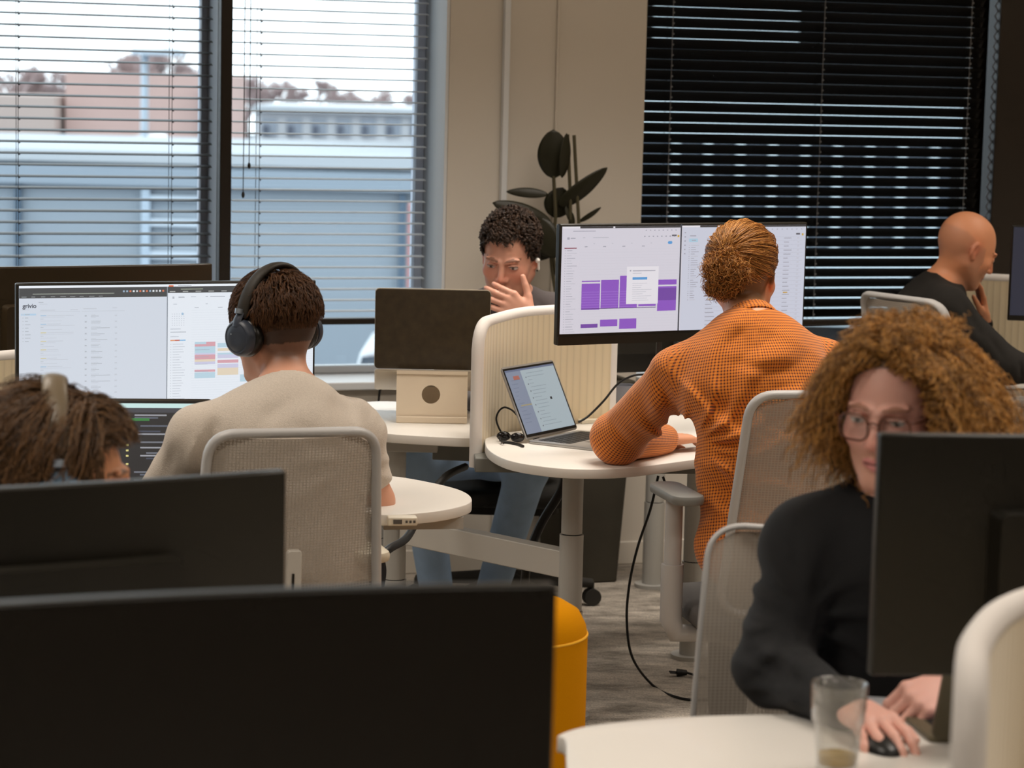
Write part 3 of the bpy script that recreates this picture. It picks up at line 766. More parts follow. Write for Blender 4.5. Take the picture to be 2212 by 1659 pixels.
def ui_right():
    L = []; x0, x1, y0, y1 = 1216., 1739., 488., 737.
    def R(a, b, c, d, m, lay=1): L.append(((a - x0) / (x1 - x0), (b - y0) / (y1 - y0), (c - x0) / (x1 - x0), (d - y0) / (y1 - y0), m, lay))
    bgm = G(206, 202, 212); w2 = G(196, 198, 212); dk = G(60, 58, 60); gy = G(160, 158, 170); lg = G(186, 184, 194); pu = G(136, 84, 184); pud = G(112, 70, 156); wh = G(222, 218, 224); bl = G(90, 150, 204)
    r = random.Random(8)
    R(1467, 488, 1739, 737, w2, 1); R(1462, 484, 1465, 737, G(58, 60, 70), 3)
    R(1216, 488, 1252, 492, wh, 2); R(1252, 488, 1462, 492.5, dk, 2); R(1320, 488.5, 1324, 492, wh, 3); R(1466, 488, 1504, 492, wh, 2); R(1504, 488, 1739, 492.5, dk, 2); R(1543, 488.5, 1547, 492, wh, 3)
    R(1238, 498, 1284, 499.6, gy, 2)
    for x in list(range(1388, 1460, 9)) + list(range(1640, 1732, 11)): R(x, 497, x + 2.5, 499.5, gy, 2)
    R(1226, 513, 1231, 518, gy, 2); R(1233, 514, 1243, 516.5, gy, 2); R(1258, 513, 1263, 515, lg, 2); R(1279, 513, 1311, 515, lg, 2)
    for x in range(1385, 1455, 9): R(x, 511, x + 3, 514, gy, 2)
    R(1444, 509, 1454, 512.5, G(90, 88, 96), 2); R(1456, 510, 1460, 515, G(196, 160, 60), 2)
    for x in (1280, 1318, 1358, 1399): R(x, 527, x + 3, 529, lg, 2); R(x - 18, 534, x - 12, 536, gy, 2)
    o = [(1437, 527), (6, 6)]
    R(1437, 524, 1444, 531, bl, 2); R(1435.8, 525.5, 1445.2, 529.5, bl, 2)
    R(1221, 537, 1246, 539, G(130, 56, 76), 2)
    y = 543
    for k in range(33):
        R(1222, y, 1223.5, y + 1.5, gy, 2); R(1226, y, 1234 + r.uniform(0, 13), y + 1.4, lg if k % 3 else gy, 2); y += 5.9
    for i in range(30): R(1252, 542 + i * 6.5, 1460, 542.4 + i * 6.5, G(198, 194, 204), 1.3)
    cols = [(1258, 1296), (1298, 1335), (1337, 1374), (1377, 1414), (1417, 1457)]
    tops = [(614, 617), (613, 680), (604, 680), (672, 677), (615, 627)]
    for (a, b), (t, u) in zip(cols, tops): R(a, t, b, u, pu, 2)
    R(1258, 621, 1296, 682, pu, 2); R(1417, 631, 1457, 689, pu, 2); R(1417, 635, 1457, 664, pud, 2.2)
    R(1258, 679, 1414, 680.5, G(88, 56, 120), 2.5)
    for (a, b) in cols[:3]:
        for k in range(7): R(a + 1, 640 + k * 6, b - 1, 641.5 + k * 6, G(150, 106, 196), 2.4)
    R(1258, 715, 1293, 724, pud, 2); R(1298, 706, 1334, 722, pu, 2); R(1338, 705, 1374, 729, pu, 2)
    R(1351, 583, 1418, 671, wh, 3)
    R(1357, 591, 1360, 594, gy, 3.5); R(1363, 592, 1411, 594, gy, 3.5); R(1363, 598, 1382, 599.5, lg, 3.5); R(1363, 608, 1394, 614, bl, 3.5)
    for k in range(9): R(1363, 622 + k * 5, 1375 + r.uniform(5, 30), 623 + k * 5, lg, 3.5)
    # right window: mail
    for i in range(6): R(1471, 503 + i * 10, 1474, 506 + i * 10, gy, 2)
    R(1483, 511, 1496, 513.5, gy, 2); R(1481, 519, 1500, 527, G(166, 196, 214), 2); R(1487, 522, 1496, 524, gy, 2.5)
    for i in range(26):
        yy = 534 + i * 5.2; R(1481, yy, 1483, yy + 1.6, gy if i % 4 else lg, 2); R(1486, yy, 1492 + r.uniform(0, 12), yy + 1.5, gy if i % 5 else lg, 2)
    for i in range(22):
        yy = 516 + i * 9.8
        R(1518, yy, 1732, yy + .5, G(178, 178, 190), 1.5); R(1520, yy + 3, 1533 + r.uniform(0, 8), yy + 5, gy, 2); R(1690, yy + 3, 1700 + r.uniform(0, 8), yy + 5, gy, 2); R(1720, yy + 3, 1725, yy + 5, lg, 2)
    R(1526, 656, 1533, 658, G(180, 150, 60), 2.5); R(1526, 663, 1537, 665, G(190, 150, 60), 2.5); R(1692, 651, 1702, 654, G(190, 150, 60), 2.5)
    R(1717, 508, 1726, 512, G(90, 88, 96), 2); R(1730, 509, 1734, 514, G(196, 160, 60), 2)
    return (bgm, L)
# lit monitors
a, yaw, d = place(35, 612, 683, 605, 1.187)
monL = monitor('large lit widescreen monitor in front of the man in the cream sweater', a, yaw, w=d, h=.350, ui=ui_left(), chin=.006)
# word on the left screen
def text(s, size, m, parent, M, name='lettering'):
    cu = bpy.data.curves.new(name, 'FONT'); cu.body = s; cu.size = size; cu.extrude = .0002; cu.materials.append(m); cu.offset = .0004
    t = bpy.data.objects.new(name, cu); C.objects.link(t); dg = bpy.context.evaluated_depsgraph_get(); me = bpy.data.meshes.new_from_object(t.evaluated_get(dg))
    bpy.data.objects.remove(t); me.transform(M); o = bpy.data.objects.new(name, me); C.objects.link(o); o.parent = parent; _base[o.name] = Matrix.Identity(4); return o
zt = 1.187 - TZ
text('grivio', .016, G(84, 88, 98), monL, Matrix.Translation((-d / 2 + .016, -.0028, zt - .0645)) @ Matrix.Rotation(math.pi / 2, 4, 'X'))
a, yaw, d = place(1210, 484, 1745, 480, 1.355)
monR = monitor('lit widescreen monitor with purple calendar blocks behind the man in orange', a, yaw, w=d, h=.333, ui=ui_right(), chin=.024, neck_x=-.045, neck_w=.009, base_s=.45)
# dark ones seen from behind (screen side turned away -> yaw + pi)
def back_monitor(label, pxr, pyr, pxl, pyl, z, **k):
    a = atz(pxr, pyr, z); b = atz(pxl, pyl, z); yaw = math.atan2(b.y - a.y, b.x - a.x)
    return monitor(label, a, yaw, **k)
back_monitor('dark monitor seen from behind above the lit screen at the far left', 453, 568, 0, 575, 1.175, h=.36, curve=.012, mback=mat('brushed_black', rgb(52, 42, 28), .32))
back_monitor('dark monitor seen from behind with raised rear block below the person with brown hair', 608, 1011, 0, 1041, 1.16, h=.36, curve=.03)
_b = atz(1893, 932, 1.24); _y = math.radians(180 + 9)
monitor('dark monitor seen from behind that half hides the curly-haired man', _b - Matrix.Rotation(_y, 3, 'Z') @ Vector((.817, 0, 0)), _y, h=.356, curve=.02, neck_x=-.08)
# nearest one: switched off, screen side to the camera
a = atz(1205, 1263, 1.17); b_ = atz(0, 1316, 1.17); yaw = math.atan2(a.y - b_.y, a.x - b_.x); w_ = .817
tl = a - Vector((math.cos(yaw), math.sin(yaw), 0)) * w_; tl.z = 1.17
monitor('switched-off black widescreen monitor closest to the camera at the lower left', tl, yaw, w=w_, h=.36, curve=.035)
# small black monitor backs around the centre
back_monitor('slim dark monitor between the man with hand on mouth and the purple calendar screen', 1535, 554, 1186, 558, 1.203, w=.5, h=.36, base_z=TZ, neck_x=-.12)
p = at(2186, 486, 8.3)
monitor('dark blue-grey monitor cut by the right edge of the picture', p, math.radians(-8), w=.6, h=.33, curve=0, ui=(G(38, 40, 54), []), group=None)

# ------------------------------------------------------------------ laptops
M_alu = mat('laptop_grey', rgb(70, 66, 60), .38, metal=.6)
M_alu2 = mat('laptop_silver', rgb(176, 174, 172), .35, metal=.7)
M_keys = mat('laptop_keys', rgb(28, 26, 26), .5)
def laptop(label, hinge, yaw, open_deg, w=.31, d=.22, m=None, tilt=0, ui=None, lidm=None, group=None):
    """local: hinge line along x at origin, base reaches to -y (the user side), lid rises from hinge"""
    m = m or M_alu
    M = Mloc(hinge, yaw) @ Matrix.Rotation(tilt, 4, 'X')
    e = empty('laptop', label, 'laptop', M, group)
    MB().prism([(p[0], p[1]) for p in rrect(-w / 2, -d, w / 2, 0, .012)], -.0085, .0, bev=.002).build('base', m, e)
    k = MB()
    for r_ in range(6):
        for c_ in range(14):
            x = -w * .42 + c_ * w * .84 / 14; y = -.022 - r_ * .0175
            k.box(x + .001, y - .015, -.0006, x + w * .84 / 14 - .001, y, .0009)
    k.build('keyboard', M_keys, e)
    MB().box(-.055, -d + .012, -.0006, .055, -.135, .0003).build('touchpad', mat('touchpad', rgb(90, 88, 86), .3), e)
    L = Matrix.Rotation(-(math.radians(open_deg)), 4, 'X')   # lid plate starts lying over the base (-y)
    lid = MB().prism([(p[0], p[1]) for p in rrect(-w / 2, -d, w / 2, -.002, .012)], .001, .0065, bev=.0015).build('lid', lidm or m, e, fn=lambda p: L @ p)
    MB().prism([(p[0], p[1]) for p in rrect(-w / 2 - .0012, -d - .0016, w / 2 + .0012, -.003, .012)], .0005, .0035, bev=.0005).build('lid_rim', m, lid, fn=lambda p: L @ p)
    bz = MB().box(-w / 2 + .004, -d + .004, -.0002, w / 2 - .004, -.008, .0008).build('bezel', M_blk2, lid, fn=lambda p: L @ p)
    bgm, items = ui if ui else (mat('screen_off'), [])
    sx, sw, sy, sh = -w / 2 + .009, w - .018, -d + .010, d - .026
    mats = [bgm]; mb = MB(); mb.add([(sx, sy, -.0006), (sx + sw, sy, -.0006), (sx + sw, sy + sh, -.0006), (sx, sy + sh, -.0006)], [(0, 1, 2, 3)])
    for (u0, v0, u1, v1, mm, lay) in items:
        if mm not in mats: mats.append(mm)
        z = -.0006 - .0002 * lay
        mb.add([(sx + sw * u0, sy + sh * v0, z), (sx + sw * u1, sy + sh * v0, z), (sx + sw * u1, sy + sh * v1, z), (sx + sw * u0, sy + sh * v1, z)], [(0, 1, 2, 3)], mats.index(mm))
    mb.build('screen', mats, lid, fn=lambda p: L @ p, smooth=False)
    return e
# open laptop on the centre desk
h0 = atz(1139, 949, TZ + .012); h1 = atz(1249, 926, TZ + .012); yaw = math.atan2(h1.y - h0.y, h1.x - h0.x)
r = random.Random(2); it = []
it.append((0, 0, .30, 1, G(124, 132, 150), 1)); it.append((0, 0, 1, .03, G(96, 104, 128), 2)); it.append((.3, .03, 1, .99, G(158, 170, 176), 1))
it.append((.12, .10, .24, .16, G(160, 96, 84), 2)); it.append((.08, .55, .30, .57, G(150, 140, 110), 2)); it.append((.70, .5, .74, .54, G(40, 44, 50), 2))
for k in range(16): it.append((.36, .08 + k * .055, .38, .10 + k * .055, G(96, 100, 108), 2)) if k % 2 else None; it.append((.40, .08 + k * .055, .46 + r.uniform(0, .3), .088 + k * .055, G(132, 142, 150), 2))
for k in range(12): it.append((.05, .16 + k * .06, .10 + r.uniform(0, .14), .167 + k * .06, G(104, 112, 130), 2))
wl = min((h1 - h0).length, .33)
laptop('open laptop with a lit screen on the centre desk left of the orange sleeve', Vector(((h0.x + h1.x) / 2, (h0.y + h1.y) / 2, TZ + .0088)), yaw, 115, w=wl, d=.215, m=M_alu2, ui=(G(150, 162, 170), it))
# code laptop on the left desk
it = []; r = random.Random(4)
it.append((0, 0, 1, .05, G(196, 226, 224), 1)); it.append((0, .05, 1, .1, G(60, 62, 70), 1))
for k in range(30):
    y = .12 + k * .029; ind = r.choice((0, .04, .08))
    if r.random() < .8: it.append((.50 + ind, y, .56 + ind + r.uniform(.04, .2), y + .016, G(*r.choice(((110, 114, 124), (90, 96, 110), (64, 70, 86), (150, 152, 160)))), 2))
    if r.random() < .7: it.append((.76, y, .80 + r.uniform(.03, .18), y + .016, G(*r.choice(((110, 114, 124), (70, 110, 80), (84, 88, 104)))), 2))
    if r.random() < .5: it.append((.445, y, .462, y + .02, G(214, 204, 130), 2))
    if r.random() < .8: it.append((.05, y, .1 + r.uniform(.02, .28), y + .014, G(*r.choice(((90, 96, 110), (60, 80, 120), (110, 110, 118)))), 2))
it.append((.30, .32, .43, .345, G(50, 110, 170), 3)); it.append((.38, .36, .4, .42, G(170, 70, 70), 3)); it.append((.46, .16, .60, .19, G(50, 120, 60), 2.5))
laptop('laptop with dark code on its screen below the large lit monitor', Vector((-.865, 5.47, TZ + .0085)), math.radians(8), 108, w=.36, d=.245, m=M_alu, ui=(G(26, 26, 30), it))
# laptop on the stand, seen from behind: the user side faces away (yaw ~ pi)
st = atz(932, 914, TZ); yaw = math.radians(3)
hz = .893
hp = at(932, 800, st.y + .03)
ltop = laptop('closed-side dark laptop lid seen from behind on the cream stand', Vector((hp.x, st.y + .04, hz)), math.pi + yaw, 116, w=.335, d=.24, m=mat('laptop_cream', rgb(190, 178, 158), .4), tilt=math.radians(20), lidm=mat('speckled_lid', rgb(60, 50, 34), .45, bump=.1, bscale=300, var=.45, vscale=40), ui=(G(205, 210, 220), []))
# cream stand with a round hole
e = empty('laptop_stand', 'cream metal laptop stand with a round hole on the back desk', 'laptop stand', Mloc((st.x, st.y, TZ), yaw))
w2, H = .104, .146
N = 32; hole = [(-.003 + .027 * math.cos(2 * math.pi * i / N), .083 + .027 * math.sin(2 * math.pi * i / N)) for i in range(N)]
def onrect(a):
    c, s_ = math.cos(a), math.sin(a); k = 1e9
    if c > 1e-9: k = min(k, w2 / c)
    if c < -1e-9: k = min(k, -w2 / c)
    if s_ > 1e-9: k = min(k, (H - .083) / s_)
    if s_ < -1e-9: k = min(k, .083 / -s_)
    return (c * k, .083 + s_ * k)
angs = sorted(set([2 * math.pi * i / N for i in range(N)]))
outer = [onrect(2 * math.pi * i / N) for i in range(N)]
for cx_, cz_ in ((w2, H), (-w2, H), (-w2, 0), (w2, 0)):
    i = min(range(N), key=lambda k: (outer[k][0] - cx_) ** 2 + (outer[k][1] - cz_) ** 2); outer[i] = (cx_, cz_)
lean = lambda x, y, z: (x, y + z * .12, z)
vs = [lean(x, y, z) for y in (0, .004) for x, z in outer] + [lean(x, y, z) for y in (0, .004) for x, z in hole]
fs = []
for i in range(N):
    j = (i + 1) % N
    fs += [(i, j, 2 * N + j, 2 * N + i), (N + i, 3 * N + i, 3 * N + j, N + j), (i, N + i, N + j, j), (2 * N + i, 2 * N + j, 3 * N + j, 3 * N + i)]
mst = mat('stand_cream', rgb(222, 206, 184), .4)
MB().add(vs, fs).build('front_plate', mst, e)
MB().box(-w2, -.004, 0, w2, .17, .004).build('foot_plate', mst, e, bevel=.001)
tp = MB().box(-w2, .018, H - .002, w2, .17, H + .003).build('top_plate', mst, e, bevel=.001, fn=lambda p: Vector((p.x, p.y, p.z - (p.y - .018) * .42)))
MB().box(-w2, -.010, 0, w2, -.001, .020).build('front_lip', mst, e, bevel=.003)
MB().box(-w2 + .01, .14, .003, w2 - .01, .145, H - .056).build('rear_support', mst, e)
MB().box(-w2, .012, H - .004, w2, .018, H + .006).build('lip', mst, e)

# ------------------------------------------------------------------ chairs
def mesh_fabric(name, col, dens=420, cover=.62):
    m = bpy.data.materials.new(name); m.use_nodes = True; nt = m.node_tree; b = nt.nodes['Principled BSDF']
    b.inputs['Base Color'].default_value = col; b.inputs['Roughness'].default_value = .7
    at_ = nt.nodes.new('ShaderNodeTexCoord'); sp = nt.nodes.new('ShaderNodeSeparateXYZ'); nt.links.new(at_.outputs['Object'], sp.inputs[0])
    def wave(o, k):
        a = nt.nodes.new('ShaderNodeMath'); a.operation = 'MULTIPLY'; a.inputs[1].default_value = k; s = nt.nodes.new('ShaderNodeMath'); s.operation = 'SINE'
        nt.links.new(sp.outputs[o], a.inputs[0]); nt.links.new(a.outputs[0], s.inputs[0]); return s
    a = wave(0, 2 * math.pi / .0075); c = wave(2, 2 * math.pi / .006)
    mx = nt.nodes.new('ShaderNodeMath'); mx.operation = 'MAXIMUM'; nt.links.new(a.outputs[0], mx.inputs[0]); nt.links.new(c.outputs[0], mx.inputs[1])
    gt = nt.nodes.new('ShaderNodeMath'); gt.operation = 'GREATER_THAN'; gt.inputs[1].default_value = cover; nt.links.new(mx.outputs[0], gt.inputs[0])
    # threads solid, holes partly clear
    mr = nt.nodes.new('ShaderNodeMapRange'); mr.inputs['To Min'].default_value = .70; mr.inputs['To Max'].default_value = 1.0
    nt.links.new(gt.outputs[0], mr.inputs[0]); nt.links.new(mr.outputs[0], b.inputs['Alpha'])
    return m
M_net = mesh_fabric('chair_net', rgb(170, 160, 148))
def rim_path(w0, w1, z0, z1, r, n=8):
    """rounded trapezoid: width w0 at the bottom, w1 at the top"""
    cs = [(-w0 / 2, z0), (-w1 / 2, z1), (w1 / 2, z1), (w0 / 2, z0)]; out = []
    for i in range(4):
        p = Vector(cs[i]); a = Vector(cs[i - 1]); b = Vector(cs[(i + 1) % 4])
        d0 = (a - p).normalized(); d1 = (b - p).normalized()
        for j in range(n + 1):
            t = j / n; q0 = p + d0 * r; q1 = p + d1 * r
            out.append(q0 * (1 - t) ** 2 + p * 2 * t * (1 - t) + q1 * t * t)
    return out
def chair(label, loc, yaw, top=1.0, seat=.46, wt=.40, wb=.46, thin=False, arms=True, ah=.265, axx=.28, padm=None, brot=18, lx=.02):
    e = empty('office_chair', label, 'chair', Mloc(loc, yaw), 'light grey mesh office chairs')
    M_ = M_chair
    bow = lambda p: Vector((p.x, p.y - .05 * (1 - (p.x / .23) ** 2) - (p.z - seat) * .16 + .02 * math.sin((p.z - seat) * 5) - .205, p.z))
    rp = rim_path(wb, wt, seat + .02, top, .06)
    # frame: flat tube
    pts = [bow(Vector((p.x, 0, p.y))) for p in rp]
    MB().tube(pts, .017 if not thin else .009, 10, closed=True, flat=.62, up=(0, 1, 0)).build('back_frame', M_, e, sharp=80)
    # net
    vs = []; fs = []; NX, NZ = 18, 24
    for k in range(NZ + 1):
        t = k / NZ; z = seat + .03 + (top - seat - .04) * t
        hw = (wb + (wt - wb) * t) / 2 - .004
        edge = min(t, 1 - t) * (top - seat)
        if edge < .05: hw -= .05 * (1 - math.sqrt(1 - (1 - edge / .05) ** 2)) * .8
        for i in range(NX + 1):
            x = -hw + 2 * hw * i / NX; q = bow(Vector((x, 0, z))); q.y -= .012 * math.sin(math.pi * i / NX) ; vs.append(q)
    for k in range(NZ):
        for i in range(NX):
            a = k * (NX + 1) + i; fs.append((a, a + 1, a + NX + 2, a + NX + 1))
    MB().add(vs, fs).build('back_net', M_net, e, sharp=80)
    # spine and lumbar support
    m = MB(); m.tube([(0, -.10, seat - .06), (0, -.26, seat - .02), (0, -.30, seat + .08), (0, -.285, seat + .2)], [.022, .026, .024, .018], 12, flat=.6)
    m.build('spine', M_, e, sharp=80)
    m = MB()
    m.prism([(p[0], p[1]) for p in rrect(-.016, seat + .09, .016, seat + .285, .008)], 0, .02)
    R_ = lambda p: Vector((p.x + lx, -.335 + p.z - (p.y - seat) * .10, p.y))
    lp = m.build('lumbar_slider', mat('chair_white', rgb(206, 200, 190), .4), e, fn=R_, bevel=.002)
    MB().box(-.005, seat + .13, -.002, .0, seat + .235, .001).build('slot', M_black, lp, fn=R_)
    # seat
    o = [(p.x, p.y) for p in smoothpath([(-.22, -.2, 0), (-.24, .05, 0), (-.22, .24, 0), (0, .27, 0), (.22, .24, 0), (.24, .05, 0), (.22, -.2, 0), (0, -.22, 0)], 5, closed=True)]
    MB().prism(o, seat - .055, seat, bev=.02).build('seat', mat('seat_fabric', rgb(92, 90, 88), .9, bump=.2), e, sharp=60)
    MB().prism([(x * .7, y * .7) for x, y in o], seat - .09, seat - .055).build('seat_pan', M_, e)
    if arms:
        for s in (-1, 1):
            a = MB(); ax_ = axx + .005; a.tube([(s * .12, 0, seat - .08), (s * (ax_ - .015), 0, seat - .075), (s * ax_, 0, seat - .04), (s * ax_, 0, seat + .10)], [.022, .026, .028, .028], 14)
            a.tube([(s * ax_, 0, seat + .10), (s * ax_, 0, seat + ah)], .022, 14)
            ar = a.build('armrest', M_, e, sharp=60)
            o2 = [(p[0] + s * axx, p[1]) for p in rrect(-.042, -.12, .042, .12, .035)]
            MB().prism(o2, seat + ah, seat + ah + .025, bev=.008).build('arm_pad', padm or mat('arm_pad_grey', rgb(128, 128, 124), .5), ar)
    MB().cyl((0, 0, .1), (0, 0, seat - .09), .026, n=18).build('gas_column', M_, e)
    for k in range(5):
        a = math.radians(brot + 72 * k); c_, s_ = math.cos(a), math.sin(a)
        g = MB().tube([(0, 0, .11), (.15 * c_, .15 * s_, .095), (.31 * c_, .31 * s_, .075)], [.03, .022, .016], 10).build('base_arm', M_, e)
        MB().cyl((.31 * c_ - .018 * s_, .31 * s_ + .018 * c_, .029), (.31 * c_ + .018 * s_, .31 * s_ - .018 * c_, .029), .029, n=16).build('caster', M_black, g)
        MB().cyl((.31 * c_, .31 * s_, .04), (.31 * c_, .31 * s_, .08), .008, n=8).build('caster_stem', M_black, g)
    return e
def chair_at(label, pxc, pytop, z, Y, yaw, **k):
    """place so that the top bar centre appears at this pixel"""
    p = at(pxc, pytop, Y); s = k.get('seat', .46)
    back = Matrix.Rotation(yaw, 3, 'Z') @ Vector((0, -.255 - (z - s) * .16, 0))
    return chair(label, Vector((p.x - back.x, p.y - back.y, 0)), yaw, top=z, **k)
chair_at('light grey mesh office chair holding the man in the cream sweater', 644, 930, .985, 5.02, math.radians(17), seat=.455, wt=.36, wb=.42, ah=.20, axx=.225, lx=-.008, padm=mat('arm_pad_cream', rgb(214, 206, 186), .5))
chair_at('light grey mesh office chair holding the man in the orange checked shirt', 1812, 860, 1.02, 5.62, math.radians(14), seat=.455, wt=.40)
chair_at('pale mesh office chair with thin white rim behind the black sweater of the curly-haired man', 1800, 1142, .945, 4.28, math.radians(180 - 14), seat=.45, wt=.43, thin=True, arms=False)
chair_at('grey office chair behind the bald man, only its top rim in view', 1928, 668, 1.06, 7.95, math.radians(-58), seat=.455, wt=.40)

# ------------------------------------------------------------------ pouf, planter, plant
e = empty('pouf', 'mustard yellow upholstered pouf behind the nearest black monitor', 'pouf', Mloc((at(1208, 1300, 5.2).x - .105, 5.2, 0)))
my = mat('mustard_felt', rgb(204, 134, 0), .95, bump=.35, bscale=500, spec=.1)
MB().lathe([(0, .015), (.13, .015), (.16, .03), (.168, .06), (.170, .3), (.170, .525), (.165, .552), (.150, .580), (.12, .598), (.06, .606), (0, .608)], 48).build('cover', my, e, sharp=80)
MB().lathe([(.1700, .528), (.1716, .531), (.1700, .534)], 48).build('seam', mat('mustard_piping', rgb(240, 176, 40), .9), e)
MB().lathe([(0, 0), (.14, 0), (.14, .016), (0, .016)], 32).build('base', M_black, e)
pp = atz(1250, 1250, 0)
pp = Vector((pp.x, pp.y + .02, 0))
e = empty('planter', 'tall dark grey tapered planter beside the low wall', 'planter', Mloc(pp, PSI))
mp_ = mat('planter_fibre', rgb(66, 62, 52), .8, var=.3, vscale=5, bump=.2, bscale=60)
vs = []; fs = []
for (h_, a_) in ((0, .105), (.72, .142), (.72, .128), (.64, .124)):
    for q in ((-1, -1), (1, -1), (1, 1), (-1, 1)): vs.append((q[0] * a_, q[1] * a_, h_))
for k in range(3):
    for i in range(4): fs.append((k * 4 + i, k * 4 + (i + 1) % 4, (k + 1) * 4 + (i + 1) % 4, (k + 1) * 4 + i))
fs.append((0, 1, 2, 3)); MB().add(vs, fs).build('pot', mp_, e, bevel=.01)
MB().box(-.125, -.125, .6, .125, .125, .645).build('soil', mat('soil', rgb(40, 30, 22), 1), e)
M_leaf = mat('rubber_leaf', rgb(38, 36, 22), .42, spec=.35); M_stem = mat('plant_stem', rgb(70, 64, 42), .6)
e = empty('rubber_plant', 'dark rubber plant with broad oval leaves against the wall pier', 'plant', Mloc(Vector((pp.x, pp.y, .645))))
YP = pp.y
def pl(px, py, dy=0): return at(px, py, YP + dy)
root = Vector((pp.x, YP, .64))
for pts in ([root, pl(1196, 560), pl(1200, 470), pl(1196, 380)], [root + Vector((.02, 0, 0)), pl(1235, 560), pl(1232, 430), pl(1226, 290)], [root + Vector((.04, .02, 0)), pl(1256, 560), pl(1248, 440), pl(1240, 292)], [root - Vector((.03, 0, 0)), pl(1195, 600), pl(1190, 500)]):
    MB().tube(smoothpath(pts, 8), .006, 8).build('stem', M_stem, e, world=True)
def leaf(a, b, width, roll=0.0, fold=.15, bend=.1, bluntness=.5):
    a = Vector(a); b = Vector(b); L = (b - a).length; x = (b - a).normalized()
    view = Vector((0, 1, 0)); y = x.cross(view).normalized(); z = x.cross(y).normalized()
    y2 = y * math.cos(roll) + z * math.sin(roll); z2 = z * math.cos(roll) - y * math.sin(roll)
    vs = []; fs = []; NU, NV = 16, 6
    for i in range(NU + 1):
        t = i / NU; w = width * (math.sin(math.pi * min(1, t ** bluntness)) ** .58) * .5 if 0 < t < 1 else .0015
        for j in range(NV + 1):
            v = (j / NV * 2 - 1)
            vs.append(a + x * (L * t) + y2 * (w * v) + z2 * (-fold * abs(v) * w + bend * L * math.sin(math.pi * t) * .5))
    for i in range(NU):
        for j in range(NV):
            k = i * (NV + 1) + j; fs.append((k, k + 1, k + NV + 2, k + NV + 1))
    MB().add(vs, fs).build('leaf', M_leaf, e, world=True, solid=.0012, sharp=80)
leaf(pl(1196, 386), pl(1195, 280), .112, 0.0, bluntness=.95)
leaf(pl(1214, 384, -.02), pl(1224, 288, -.03), .05, 0.7, bluntness=.9)
leaf(pl(1206, 447), pl(1312, 362), .062, .35, bluntness=.8)
leaf(pl(1184, 420), pl(1094, 414), .036, .3, bluntness=.9)
leaf(pl(1190, 478, -.03), pl(1064, 438, -.06), .06, .3, bluntness=1.0)
leaf(pl(1196, 470, .03), pl(1216, 405, .03), .10, .2, bluntness=.9)
leaf(pl(1250, 480), pl(1298, 448), .020, .4, bluntness=.9)
leaf(pl(1148, 470, -.03), pl(1204, 556, -.06), .11, .2, bluntness=.9)
leaf(pl(1120, 458, .03), pl(1190, 540, .03), .10, .3, bluntness=.9)
leaf(pl(1216, 500, .02), pl(1150, 560, .03), .09, .5, bluntness=.9)
leaf(pl(1240, 486), pl(1222, 446), .03, .6, bluntness=.9)

# ------------------------------------------------------------------ cables and small things
def cable(name, label, pts, r, m=None, cat='cable', group=None):
    o = MB().tube(smoothpath(pts, 8), r, 8).build(name, m or M_cable, None, sharp=80); return tag(o, label, cat, group)
fl = lambda px, py, h=.004: atz(px, py, h)
cable('power_cable', 'thin black cable hanging from the centre desk and curling onto the carpet',
      [at(1422, 1028, 6.68), at(1405, 1100, 6.68), at(1378, 1180, 6.70), at(1360, 1260, 6.72), at(1354, 1340, 6.74), at(1366, 1420, 6.76), fl(1410, 1480), fl(1462, 1506), fl(1520, 1512), fl(1600, 1500), fl(1680, 1490)], .0038)
cable('power_cable', 'short black cable loop under the centre desk beside the grey chair arm',
      [at(1432, 1030, 6.5), at(1446, 1062, 6.5), at(1470, 1072, 6.45), at(1500, 1068, 6.4), at(1520, 1050, 6.4), at(1514, 1034, 6.5)], .0035)
cable('cable_sleeve', 'thick black cable sleeve hanging under the centre desk and down to the floor',
      [at(1222, 1020, 6.68), at(1212, 1060, 6.68), at(1170, 1130, 6.7), at(1142, 1200, 6.7), at(1134, 1260, 6.7), at(1134, 1330, 6.7), fl(1140, 1460, .012)], .013)
cable('cable_sleeve', 'thick black cable sleeve arching between the two white desks',
      [at(1005, 1008, 6.9), at(960, 1032, 6.7), at(915, 1095, 6.5), at(880, 1160, 6.3), at(838, 1188, 6.1), at(800, 1230, 6.05), at(780, 1330, 6.0), fl(770, 1500, .012)], .011)
e = tag(MB().tube([(0, 0, 0), (.03, 0, 0)], [.012, .008], 10).tube([(-.022, -.008, .002), (0, -.006, 0)], .003, 6).tube([(-.022, .008, .002), (0, .006, 0)], .003, 6)
        .tube(smoothpath([(.03, 0, 0), (.08, -.05, -.006), (.16, -.13, -.008), (.4, -.2, -.008)], 6), .0035, 8).build('power_plug', M_cable, None), 'black power plug lying on the carpet with its cord', 'plug')
e.location = atz(1462, 1453, .012); e.rotation_euler = (0, 0, .1)
dt = lambda px, py, h=.004: atz(px, py, TZ + h)
cable('laptop_cable', 'thin black cable looping up behind the open laptop on the left',
      [dt(1086, 938), dt(1078, 925, .02), at(1072, 905, 6.75), at(1078, 888, 6.75), at(1090, 880, 6.74), at(1106, 886, 6.72), at(1118, 898, 6.70)], .0028)
cable('laptop_cable', 'thin black cable rising from the open laptop towards the purple calendar screen',
      [at(1250, 912, 6.88), at(1272, 898, 6.9), at(1304, 866, 6.92), at(1334, 830, 6.94), at(1366, 812, 6.94), at(1395, 808, 6.94), at(1410, 800, 6.95)], .0035)
g = MB()
for (cx_, cy_) in ((1088, 942), (1118, 945)):
    q = dt(cx_, cy_, .016); g.ball((q.x, q.y, q.z), .020, .010, .014, n=14)
a_ = dt(1100, 941, .02); b2 = dt(1108, 942, .02); g.cyl(a_, b2, .003, n=8)
